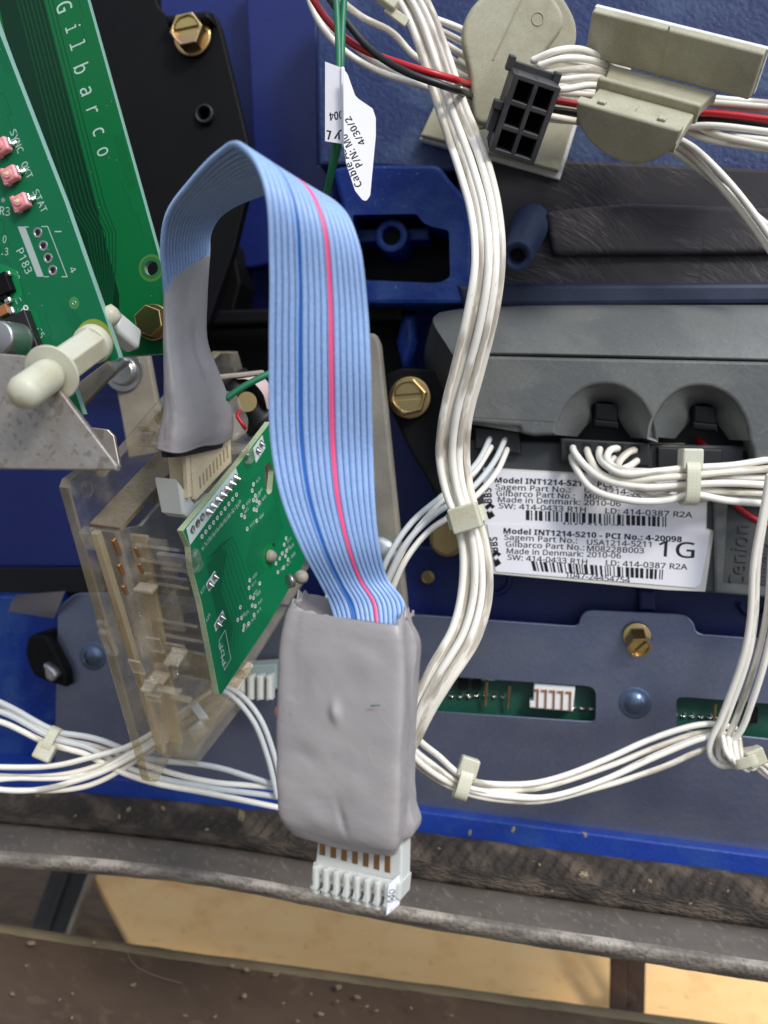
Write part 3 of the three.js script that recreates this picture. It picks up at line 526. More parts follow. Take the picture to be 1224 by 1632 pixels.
// ---------------------------------------------------------------- grey display unit with its labels
{
  const t = thing('display_unit', 'dark grey plastic display unit with two barcode labels and cable sockets', 'display unit', pt(950, 950, 10));
  const LH = 24, UH = 32;
  part('lower_face', plate(pf, [[742, 700], [1400, 715], [1400, 968], [1140, 946], [776, 914], [760, 892], [744, 800]], LH, 22, { bevel: 0.8, r: 1 }), M.grayDark, t);
  part('side_wing', [plate(pf, [[614, 596], [640, 586], [706, 588], [720, 690], [772, 870], [764, 892], [742, 872], [650, 712], [616, 640]], 17, 14, { bevel: 0.8, r: 1 }), plate(pf, [[706, 640], [742, 680], [772, 880], [756, 878]], 22, 10, { bevel: 0.6 })], M.black, t);
  // main face with two flared openings along its lower edge
  const arc2 = (pts) => new THREE.SplineCurve(pts.map((p) => new THREE.Vector2(...p))).getPoints(40).map((p) => [p.x, p.y]);
  const arch = (x, dy) => [[-76, 36], [-72, 14], [-56, -16], [-30, -38], [0, -45], [30, -40], [58, -20], [76, 12], [82, 42]].map((p) => [x + p[0], 655 + dy + p[1]]);
  const slot = (x, dy) => [[-40, 38], [-30, 26], [-17, 10], [-17, -8], [-8, -17], [14, -17], [24, -8], [26, 10], [46, 40]].map((p) => [x + p[0], 655 + dy + p[1]]);
  const A1 = arc2(arch(962, 2)), A2 = arc2(arch(1113, 5)), S1 = arc2(slot(960, 3)), S2 = arc2(slot(1116, 6));
  part('main_face', plate(pf, [[724, 578], [736, 566], [1400, 580], [1400, 742], [1205, 742], [1200, 715], ...A2.slice().reverse(), ...A1.slice().reverse(), [850, 694], [832, 690], [828, 680], [760, 674], [736, 672]], UH, 10, { bevel: 0.9, seg: 3 }), M.gray, t);
  part('upper_slope', sheet([rowP([[700, 498, 14], [760, 490, 14], [1400, 486, 14]]), rowP([[690, 512, 22], [756, 498, 22], [1400, 492, 22]]), rowP([[716, 556, 30], [752, 556, 31], [1400, 570, 31]]), rowP([[722, 568, 30], [752, 564, 31.2], [1400, 578, 31.2]]), rowP([[724, 572, 27], [752, 570, 28], [1400, 582, 28]])], 60, 6, { smooth: true }), M.gray, t);
  part('left_cheek', sheet([rowP([[700, 498, 12], [690, 512, 20], [716, 556, 29], [722, 572, 29]]), rowP([[686, 520, 8], [678, 560, 12], [690, 600, 14], [706, 640, 14]]), rowP([[684, 530, 4], [676, 565, 4], [686, 620, 4], [700, 680, 4]])], 20, 6, { smooth: true }), M.grayDark, t);
  for (const [A, S] of [[A1, S1], [A2, S2]]) part('flare', sheet([rowP(A.map((p) => [...p, UH - 0.8])), rowP(A.map((p, i) => [lerp(p[0], S[i][0], 0.5), lerp(p[1], S[i][1], 0.5), UH - 4])), rowP(S.map((p) => [...p, UH - 8]))], 40, 5), M.gray, t);
  part('core', plate(pf, [[726, 560], [1400, 566], [1400, 740], [736, 720]], 13, 12, { bevel: 0.3 }), M.blackPlain, t);
  part('face_bevel', sheet([rowP([[738, 664, UH + 0.1], [886, 672, UH + 0.1]]), rowP([[740, 674, UH - 1.4], [848, 692, UH - 1.4]])], 8, 2), M.gray, t);
  // sockets
  const sock = (px, h, th) => part('socket', plate(pf, px, h, th, { bevel: 0.5 }), M.blackPlain, t);
  sock([[757, 680], [828, 686], [830, 724], [757, 716]], 27, 12); sock([[893, 698], [1036, 706], [1036, 744], [893, 736]], 28, 13); sock([[1048, 712], [1152, 716], [1152, 762], [1048, 754]], 26, 11);
  for (const [x, y] of [[964, 652], [1122, 656]]) part('socket_latch', [plate(pf, [[x - 16, y - 10], [x + 20, y - 8], [x + 20, y + 22], [x - 17, y + 18]], 27, 3, { bevel: 0.6 }), plate(pf, [[x - 18, y + 16], [x + 22, y + 20], [x + 22, y + 32], [x - 18, y + 28]], 28.5, 4, { bevel: 0.6 })], M.black, t);
  for (let i = 0; i < 5; i++) part('socket_slot', plate(pf, [[902 + i * 26, 704 + i], [916 + i * 26, 705 + i], [916 + i * 26, 716 + i], [902 + i * 26, 715 + i]], 28.2, 0.5, { bevel: 0.05 }), M.hole, t);
  part('solder_edge', plate(pf, [[838, 702], [890, 704], [890, 708], [838, 706]], 15, 2, { bevel: 0.3 }), M.tin, t);
  part('solder_edge', plate(pf, [[1036, 704], [1092, 706], [1092, 711], [1036, 709]], 20, 2, { bevel: 0.3 }), M.goldDull, t);
  // recessed field at the right with raised lettering
  part('side_frame', plate(pf, [[1136, 735], [1400, 745], [1400, 968], [1140, 945]], LH + 1.6, 3, { bevel: 0.6, holes: [[[1156, 800], [1380, 815], [1380, 952], [1148, 932]]] }), M.gray, t);
  const font = await new FontLoader().loadAsync('fonts/droid/droid_sans_regular.typeface.json');
  const letters = (s, px, py, size) => { const c = pf.loc(px, py, LH), g = new TextGeometry(s, { font, size, depth: 0.4, curveSegments: 4, bevelEnabled: false }); g.rotateZ(Math.PI / 2 - 0.04).translate(c.x, c.y, LH); return pf.put(g); };
  part('raised_lettering', letters('Cenion', 1186, 936, 4), M.grayDark, t);
  part('raised_lettering', letters('limitato', 1218, 938, 2.6), M.grayDark, t);
  part('side_slot', plate(pf, [[1184, 718], [1400, 724], [1400, 745], [1184, 740]], LH + 0.3, 1, { bevel: 0.1 }), M.hole, t);

  // printed labels
  const bars = (a, TL, TR, BL, BR) => {
    seed = 4242; const n = 62; let x = 0; const seq = []; while (x < n) { const w = [1, 1, 2, 3][Math.floor(rnd() * 4)] * 0.55, g = [1, 1, 2][Math.floor(rnd() * 3)] * 0.6; seq.push([x, x + w]); x += w + g; }
    const L2 = (p, q, k) => [lerp(p[0], q[0], k), lerp(p[1], q[1], k)];
    for (const [s, e] of seq) { const k0 = s / x, k1 = e / x; a.poly([L2(TL, TR, k0), L2(TL, TR, k1), L2(BL, BR, k1), L2(BL, BR, k0)], '#1b1b20'); }
  };
  const logo = (a, x, y) => { a.poly([[x - 9, y - 8], [x + 1, y - 15], [x + 9, y - 9], [x + 3, y - 3], [x + 9, y + 6], [x, y + 12], [x - 9, y + 3], [x - 2, y - 2]], '#16161a'); a.poly([[x - 3, y - 4], [x + 2, y - 8], [x + 5, y - 4], [x, y + 1]], '#e4e4ea'); };
  const white = (g, w, h) => { g.fillStyle = '#eceaf0'; g.fillRect(0, 0, w, h); for (let i = 0; i < 500; i++) { g.fillStyle = `rgba(120,110,100,${rr(0.02, 0.1)})`; g.fillRect(rr(0, w), rr(0, h), rr(1, 4), rr(1, 4)); } };
  const INK = '#1c1c22';
  const lines = (a, T) => {
    a.text('Model INT1214-5210 - PCI No.: 4-20098', ...T[0], 1.55, INK, 'bold');
    const N = 'normal';
    a.text('Sagem Part No.:', ...T[1], 1.5, INK, N); a.text('USA1214-5211', ...T[2], 1.5, INK, N); a.text('Gilbarco Part No.:', ...T[3], 1.5, INK, N); a.text('M08228B003', ...T[4], 1.5, INK, N);
    a.text('Made in Denmark: 2010-06', ...T[5], 1.5, INK, N); a.text('SW: 414-0433 R1H', ...T[6], 1.5, INK, N); a.text('LD: 414-0387 R2A', ...T[7], 1.5, INK, N); a.text('1047-24454754', ...T[8], 1.5, INK, N);
  };
  const back = part('label_backing', plate(pf, [[770, 745], [1128, 764], [1126, 842], [1138, 846], [1124, 943], [1060, 940], [785, 914], [772, 840]], LH + 0.16, 0.14, { bevel: 0.02 }), M.labelBack, t);
  const up = printed(pf, [[770, 748], [1127, 767], [1124, 846], [772, 836]], LH + 0.3, 0.12, 24, white, (a) => {
    lines(a, [[787, 769, 1074, 781], [789, 780, 910, 785], [930, 785, 1041, 790], [790, 790, 917, 795], [930, 795, 1022, 799], [792, 800, 990, 807], [794, 810, 935, 817], [963, 818, 1103, 825], [895, 841, 1005, 846]]);
    bars(a, [838, 813], [1064, 824], [838, 829], [1064, 840]); logo(a, 780, 816); a.text('BBS', 784, 803, 783, 777, 2.2, INK, 'bold');
  }, { bevel: 0.02, rough: 0.5, ink: 0.07 });
  const m1 = part('upper_label', up.geo, [up.mat, M.label], t, 'upper white barcode label partly behind the white wires');
  const lo = printed(pf, [[776, 835], [1000, 838], [1132, 846], [1117, 930], [1108, 937], [790, 911]], LH + 0.46, 0.12, 24, white, (a) => {
    lines(a, [[801, 850, 1087, 864], [803, 860, 921, 866], [934, 868, 1041, 872], [805, 871, 932, 877], [934, 878, 1027, 882], [806, 882, 990, 890], [808, 892, 937, 900], [964, 901, 1095, 908], [900, 920, 1004, 929]]);
    bars(a, [846, 894], [1059, 908], [850, 910], [1058, 924]); logo(a, 790, 892); a.text('BBS', 794, 880, 792, 855, 2.2, INK, 'bold');
    a.text('1G', 1044, 886, 1110, 890, 4.3, '#222228', 'normal');
  }, { bevel: 0.02, rough: 0.5, r: 0.4, ink: 0.07 });
  part('lower_label', lo.geo, [lo.mat, M.label], t, 'lower white barcode label with a large 1G');
}

// ---------------------------------------------------------------- the two green boards at the upper left
const solderGreen = (c0, c1) => (g, w, h, s) => {
  g.fillStyle = c0; g.fillRect(0, 0, w, h);
  g.strokeStyle = c1; g.lineWidth = 0.28 * s;
  for (let i = 0; i < 26; i++) { let x = rr(0, w), y = rr(0, h); g.beginPath(); g.moveTo(x, y); for (let k = 0; k < 5; k++) { if (k % 2) x += rr(-30, 30); else y += rr(20, 120); g.lineTo(x, y); } g.stroke(); }
  for (let k = 0; k < 9; k++) { const X = rr(0, w), Y = rr(0, h), n = 3 + Math.floor(rr(0, 5)), L = rr(8, 26) * s, dx = rr(-4, 4) * s, st = 0.62 * s; g.lineWidth = 0.26 * s; for (let i = 0; i < n; i++) { g.beginPath(); g.moveTo(X + i * st, Y); g.lineTo(X + i * st, Y + L * 0.4); g.lineTo(X + i * st + dx, Y + L * 0.4 + Math.abs(dx)); g.lineTo(X + i * st + dx, Y + L); g.stroke(); } }
  for (let i = 0; i < 34; i++) { const x = rr(0, w), y = rr(0, h); g.fillStyle = c1; g.beginPath(); g.arc(x, y, 0.42 * s, 0, 7); g.fill(); g.fillStyle = 'rgba(150,170,140,0.55)'; g.beginPath(); g.arc(x, y, 0.2 * s, 0, 7); g.fill(); }
  for (let i = 0; i < 900; i++) { g.fillStyle = `rgba(170,200,170,${rr(0.02, 0.12)})`; g.fillRect(rr(0, w), rr(0, h), rr(1, 2.5), rr(1, 2.5)); }
};
const F1 = new Frame(at(95, 300, 196), V(0.938, 0.346, 0.3), V(-0.346, 0.938, 0)), F2 = new Frame(at(200, 300, 226), V(0.963, 0.27, 0.22), V(-0.27, 0.963, 0));
const ring = (f, x, y, h, r0, r1, hh = 0.12) => { const c = f.loc(x, y, h); return lathe(f, c.x, c.y, h, [[r0, -0.3], [r0, hh], [r1, hh * 0.6], [r1, -0.05]], 20); };
const disc = (f, x, y, h, r) => { const c = f.loc(x, y, h); return cyl(f, c.x, c.y, h - 0.05, h + 0.03, r); };
const SW = '#b9c8c0';
{
  const t = thing('circuit_board', 'green circuit board with large white lettering down its edge at upper left', 'circuit board', F2.P(150, 560, -1));
  const b = printed(F2, [[132, -30], [262, 437], [297, 556], [290, 562], [120, 574], [-100, 574], [-100, -30]], 0, 1.6, 18, solderGreen('#0b6636', '#0a5a30'), (a) => {
    a.poly([[-10, -30], [62, -30], [190, 470], [190, 574], [120, 574]], '#06301d');
    for (let i = 0; i < 9; i++) { const o = i * 7; a.poly([[20 + o, -30], [112 + o, 330], [140 + o * 0.8, 372], [150 + o * 0.6, 430], [160 + o * 0.3, 500]], null, '#0a4a2a', 0.35, false); }
    a.poly([[-4, 20], [0, 36], [74, 243], [64, 247]], null, SW, 0.22, false);
    [['G', 100, 5, 25], ['i', 115, 41, 55], ['l', 122, 67, 83], ['b', 128, 104, 122], ['a', 138, 139, 157], ['r', 148, 170, 186], ['c', 158, 204, 220], ['o', 165, 236, 252]].forEach(([s, x, y0, y1]) => { const w = (y1 - y0) * 0.9; a.text(s, x - 12, y0 + 2, x - 12 + w * 0.29, y0 + 2 + w, s === 'G' ? 4.2 : 4.0, SW, 'normal', 'monospace'); });
    a.dot(241, 427, 3.3, '#4f7a3c'); a.dot(241, 427, 2.7, '#2c6b3c');
  }, { bevel: 0.12, holes: [{ c: [241, 427], r: 1.9 }] });
  part('board', b.geo, [b.mat, M.pcbEdge], t);
}
{
  const t = thing('circuit_board', 'green circuit board with three red indicator lamps at the left edge', 'circuit board', F1.P(60, 575, -1));
  const b = printed(F1, [[-26, -15], [-9, 30], [104, 322], [188, 562], [190, 570], [186, 575], [105, 578], [133, 660], [112, 667], [60, 600], [-130, 600], [-130, -15]], 0, 1.6, 22, solderGreen('#0e6b44', '#0c5f3c'), (a) => {
    const c = 'normal', mono = 'monospace';
    a.text('SYNC', 15, 209, 29, 246, 1.6, SW, c, mono); a.text('OKT', 33, 261, 44, 287, 1.6, SW, c, mono); a.text('STAT', 51, 305, 67, 341, 1.6, SW, c, mono);
    a.text('R3', -2, 342, 17, 344, 1.7, SW, c, mono); a.text('0', 3, 386, 10, 388, 1.5, SW, c, mono); a.text('.3', 0, 406, 14, 407, 1.5, SW, c, mono);
    a.poly([[28, 361], [40, 361], [70, 441], [59, 441]], '#aab8b2'); a.poly([[40, 361], [46, 362]], null, SW, 0.16, false); a.poly([[70, 441], [78, 441]], null, SW, 0.16, false);
    a.poly([[66, 361], [76, 361], [107, 441], [98, 441]], null, SW, 0.2, false); a.poly([[87, 369], [98, 369]], null, SW, 0.22, false);
    a.text('4', 110, 428, 114, 437, 1.4, SW, c, mono); a.text('P183', 25, 399, 42, 439, 1.9, SW, c, mono); a.text('C8', 18, 434, 25, 449, 1.4, SW, c, mono); a.text('C', 22, 476, 28, 486, 1.4, SW, c, mono); a.text('C', 31, 494, 36, 503, 1.4, SW, c, mono); a.text('C5', 56, 525, 65, 541, 1.4, SW, c, mono);
    a.dot(118, 483, 1.25, '#3d8a4e'); a.dot(150, 545, 4.6, '#8a9a3a');
    a.poly([[0, 420], [26, 430], [36, 470], [24, 480], [0, 460]], '#128048'); a.poly([[36, 486], [60, 500], [66, 524], [40, 520]], '#0f7a44');
    a.poly([[38, 500], [51, 540]], null, SW, 0.15, false);
  }, { bevel: 0.1 });
  part('board', b.geo, [b.mat, M.pcbEdge], t);
  for (const [x, y] of [[60, 371], [69, 392], [76.5, 411.5], [84, 431]]) { const p = part('through_hole', ring(F1, x, y, 0, 0.62, 1.12), M.zinc, t); part('bore', disc(F1, x, y, 0.02, 0.66), M.hole, p); }
  for (const [x, y] of [[41, 491], [47, 504]]) { const p = part('through_hole', ring(F1, x, y, 0, 0.3, 0.65), M.silk, t); }
  part('through_hole', ring(F1, 118, 483, 0, 0.2, 0.5), M.zinc, t); part('bore', disc(F1, 5, 319, 0.02, 0.5), M.zinc, t);
  // indicator lamps
  for (const [x, y] of [[-1, 232], [13, 277], [30, 321]]) {
    const c = F1.loc(x, y, 2), p = part('indicator_lamp', [rbox(F1, c.x, c.y, 1.1, 3.8, 3.2, 2.0, 0.6), rbox(F1, c.x - 1.5, c.y + 0.1, 1.0, 1.1, 3.7, 1.8, 0.3), cyl(F1, c.x, c.y, 2.05, 2.5, 1.05, 0.9)], M.led, t);
    part('lamp_die', [cyl(F1, c.x + 0.15, c.y, 2.5, 2.62, 0.42), rbox(F1, c.x - 0.5, c.y + 0.2, 2.52, 0.4, 0.3, 0.1, 0.03)], M.ledDie, p);
    part('lead', [rbox(F1, c.x + 2.15, c.y + 0.1, 0.9, 0.8, 1.7, 1.6, 0.25), rbox(F1, c.x + 2.7, c.y - 0.1, 0.3, 1.0, 0.8, 0.4, 0.15)], M.tin, p);
    part('solder_joint', disc(F1, x + 18, y + 8, 0.1, 0.55), M.zinc, t);
  }
  // small chips, their leads and a can capacitor at the edge
  const part3 = (x, y, w, l, hh, m, r = 0.2, nm = 'component') => { const c = F1.loc(x, y, hh); return part(nm, rbox(F1, c.x, c.y, hh / 2, w, l, hh, r), m, t); };
  part3(2, 452, 3.4, 4.4, 2, M.black); part3(9, 437, 2.0, 1.2, 1.3, M.tin, 0.4, 'solder_joint'); part3(10, 478, 1.8, 1.5, 1.4, M.tin, 0.5, 'solder_joint'); part3(1, 470, 2.2, 2.4, 1.6, M.black);
  part3(2, 495, 3, 2.2, 1.5, std({ c: [0.34, 0.13, 0.05], roughness: 0.5 })); part3(16, 495, 1.5, 1.9, 1.4, M.tin, 0.5, 'solder_joint');
  part3(24, 535, 8.6, 8.6, 2.4, M.blackPlain, 0.3, 'capacitor_base');
  for (const [x, y] of [[48, 530], [52, 560]]) part3(x, y, 1.4, 1.6, 1.4, M.tin, 0.4, 'solder_joint');
  { const c = F1.loc(14, 540, 6); part('capacitor_can', lathe(F1, c.x, c.y, 2, [[0, 0], [3.6, 0], [3.6, 1.2], [3.3, 1.7], [3.6, 2.2], [3.6, 7], [3.1, 7.6], [0, 7.7]]), M.zinc, t); }
}
// ---------------------------------------------------------------- steel bracket, nylon standoff
{
  const f = new Frame(at(90, 650, 178), V(1, 0, 0.18), V(0, 1, 0.05)), t = thing('steel_bracket', 'mottled galvanised steel bracket holding the nylon standoff at left', 'bracket', f.P(90, 750, 0));
  part('flange', plate(f, [[-90, 556], [0, 563], [36, 566], [58, 572], [76, 590], [96, 622], [187, 742], [186, 750], [0, 748], [-90, 746]], 0, 1.6, { bevel: 0.35, uv: 0.03 }), M.galv, t);
  const g = new Frame(at(150, 690, 206), V(1, 0, 0), V(0, 1, 0));
  part('rear_tab', plate(g, [[110, 676], [172, 684], [182, 694], [192, 745], [112, 748]], 0, 1.6, { bevel: 0.3 }), M.galv, t);
  part('rear_bar', plate(new Frame(at(150, 620, 218), V(1, 0.5, 0), V(-0.5, 1, 0)), [[108, 622], [172, 574], [184, 592], [126, 652]], 0, 2, { bevel: 0.3 }), M.beigeMetal, t);
  part('clip_wire', tube([at(86, 628, 182), at(98, 636, 188), at(106, 648, 190), at(100, 657, 186), at(88, 652, 182)], 0.7, 30, 8), M.zinc, t);
}
{
  const a = at(152, 545, 195), b = at(34, 629, 168), ax = b.clone().sub(a), L = ax.length(), f = axisFrame(a, ax), t = thing('standoff', 'milky white nylon standoff joining the green board to the steel bracket', 'standoff', b);
  part('collar', lathe(f, 0, 0, 0, [[0, 0.1], [3.9, 0.1], [4.1, 0.6], [4.1, 2.2], [3.7, 2.9], [0, 2.9]]), M.nylon, t);
  const hex = Array.from({ length: 6 }, (_, i) => new THREE.Vector2(Math.cos(i * Math.PI / 3 + 0.5) * 3.9, Math.sin(i * Math.PI / 3 + 0.5) * 3.9));
  part('body', f.put(tri(extr(shapeOf(hex, 0.3), L * 0.56, L * 0.56 - 2, 0.3))), M.nylon, t);
  part('shoulder', lathe(f, 0, 0, L * 0.54, [[0, 0], [3.9, 0], [4.0, 1.4], [3.4, 2.4], [0, 2.4]]), M.nylon, t);
  part('flange', lathe(f, 0, 0, L * 0.54 + 2.2, [[0, 0], [5.3, 0], [5.6, 0.4], [5.3, 0.9], [0, 0.9]]), M.nylon, t);
  part('snap_end', lathe(f, 0, 0, L * 0.54 + 2.8, [[0, 0], [3.1, 0], [3.3, 2], [3.3, L * 0.46 - 4], [2.7, L * 0.46 - 2.6], [1.2, L * 0.46 - 1.9], [0, L * 0.46 - 1.8]]), M.nylon, t);
}
{
  const f = axisFrame(at(176, 520, 204), V(0.45, -0.4, -0.75)), t = thing('standoff', 'short nylon clip peeking out behind the front green board', 'standoff', at(185, 555, 210));
  part('body', [rbox(f, 0.4, -0.6, 3.5, 4.2, 5.6, 8, 1.1)], M.nylonWhite, t);
  part('snap_end', lathe(axisFrame(at(166, 512, 199), V(0.6, 0.5, 0.1)), 0, 0, -1, [[0, 0], [2.1, 0], [2.2, 3], [1.7, 4.6], [0, 5]]), M.nylon, t);
}

// ---------------------------------------------------------------- clear card reader housing and its green board
const R = new Frame(at(285, 843, 205), at(427, 672, 237).sub(at(285, 843, 205)), at(285, 843, 205).sub(at(343, 1108, 226)));
{
  const t = thing('card_reader', 'dusty clear plastic card reader housing behind the green board', 'card reader', at(245, 1245, 235));
  const H0 = -27;
  part('back_plate', plate(R, [[109, 778], [114, 764], [124, 756], [148, 740], [156, 744], [158, 756], [167, 756], [272, 632], [352, 560], [380, 560], [475, 900], [272, 1208], [252, 1246], [239, 1246]], H0, 3, { bevel: 0.5, holes: [{ c: [238, 692], r: 1.1, ry: 2.2 }, { c: [264, 666], r: 1.1, ry: 2.2 }] }), [M.clear, M.clearEdge], t);
  const strip = (p, q, h0, h1, th, m, nm = 'rib') => {                        // a wall standing on the line p-q of the plate, from h0 to h1
    const a = R.loc(...p, h0), b = R.loc(...q, h0), L = a.distanceTo(b), g = new RoundedBoxGeometry(L, th, h1 - h0, 2, Math.min(0.3, th * 0.3));
    g.rotateZ(Math.atan2(b.y - a.y, b.x - a.x)).translate((a.x + b.x) / 2, (a.y + b.y) / 2, (h0 + h1) / 2); return part(nm, R.put(tri(g)), m, t);
  };
  strip([143, 838], [330, 640], H0, -18, 1.4, M.dustLedge, 'top_ledge');
  strip([143, 840], [252, 1198], H0, -19, 1.4, M.clearHazy, 'side_wall'); strip([147, 846], [254, 1196], -20, -18, 1.8, M.clearEdge, 'wall_edge');
  strip([252, 1198], [440, 915], H0, -16, 1.4, M.clearHazy, 'bottom_wall');
  part('front_plate', plate(R, [[188, 848], [200, 842], [226, 838], [330, 715], [420, 700], [440, 900], [290, 1150], [262, 1192], [252, 1186]], -17, 1.4, { bevel: 0.4, holes: [[[212, 872], [320, 870], [330, 935], [234, 930]]] }), M.clear, t);
  strip([208, 850], [266, 1180], -19, -14, 1.2, M.clearEdge, 'inner_wall'); strip([226, 856], [258, 1000], -16, -9, 1.2, M.clear, 'inner_wall');
  for (const [a, b, m] of [[[214, 868], [300, 868], M.clear], [[222, 892], [300, 890], M.clear], [[229, 914], [304, 914], M.clear], [[234, 928], [306, 928], M.clearHazy], [[248, 988], [320, 976], M.clear], [[262, 1032], [324, 1024], M.clear], [[258, 1012], [300, 1000], M.clearHazy]]) strip(a, b, -15, -3, 0.9, m);
  strip([262, 960], [300, 905], -15, -5, 0.9, M.clear); strip([274, 1075], [330, 1060], -16, -4, 0.9, M.clear); strip([292, 1040], [312, 1080], -16, -6, 0.9, M.clearHazy);
  // moulded pegs, webs and guides inside the box
  seed = 99;
  for (let i = 0; i < 16; i++) { const x = rr(226, 300), y = 870 + (x - 226) * 0.1 + rr(0, 260), c = R.loc(x, y, -10), w = rr(0.6, 1.1), l = rr(1.5, 6); part('guide', rbox(R, c.x, c.y, rr(-15, -8), i % 2 ? w : l, i % 2 ? l : w, rr(2, 7), 0.25, rr(-0.1, 0.1)), i % 3 ? M.clear : M.clearHazy, t); }
  for (const [x, y, r, h] of [[240, 700, 2.0, -24], [308, 1048, 3, -12], [272, 1066, 3.2, -15]]) { const c = R.loc(x, y, h); part('boss', lathe(R, c.x, c.y, h - 3, [[r * 0.55, 0], [r * 0.55, 4], [r, 4], [r, 0]], 24), M.clear, t); }
  { const c = R.loc(137, 780, H0); part('moulding_disc', lathe(R, c.x, c.y, H0, [[2.1, 0.02], [2.1, 0.35], [1.8, 0.4], [0, 0.4]], 24), M.clear, t); }
  { const c = R.loc(264, 795, -20); part('brass_pin', lathe(R, c.x, c.y, -23, [[0, 0], [1.7, 0], [1.7, 6], [1.3, 6.6], [0, 6.7]]), M.beigeMetal, t); }
  for (const [x, y, w, l, h] of [[143, 858, 2.6, 5.2, -24], [173, 1024, 1.6, 8, -25], [166, 1000, 1.5, 4, -25]]) { const c = R.loc(x, y, h); part('clear_block', rbox(R, c.x, c.y, h, w, l, 3, 0.4), M.clear, t); }
  // card contacts glinting inside the slot
  for (const [x, y, w, l, h] of [[186, 872, 1.3, 5, -18.5], [193, 908, 1.2, 3.6, -18.5], [199, 940, 1.1, 3, -18.5], [218, 880, 0.6, 3, -13], [224, 906, 0.6, 3, -13]]) { const c = R.loc(x, y, h); part('contact', rbox(R, c.x, c.y, h, w, l, 1, 0.3, 0.04), M.copper, t); }
  // snap hooks that hold the board
  { const c = R.loc(311, 893, 0.6); part('snap_hook', [rbox(R, c.x, c.y, 0.9, 3.0, 5.4, 1.8, 0.6), rbox(R, c.x - 1.6, c.y, -3.5, 1.2, 5.0, 9, 0.3)], M.clear, t); }
  { const c = R.loc(396, 727, 0.6); part('snap_hook', [rbox(R, c.x, c.y, 0.9, 3.4, 3.2, 1.8, 0.6), rbox(R, c.x - 0.6, c.y + 2.4, -5, 3.4, 1.2, 12, 0.3)], M.clear, t); }
  { const c = R.loc(392, 1068, -3); part('clear_block', rbox(R, c.x, c.y, -4, 3.4, 4.4, 4, 0.5), M.clearHazy, t); const e = R.loc(480, 900, -3); part('clear_block', rbox(R, e.x, e.y, -4, 4, 4.4, 5, 0.5), M.clearHazy, t); }
  strip([262, 1200], [345, 1100], -24, -14, 4, M.clearHazy, 'lower_foot');
}
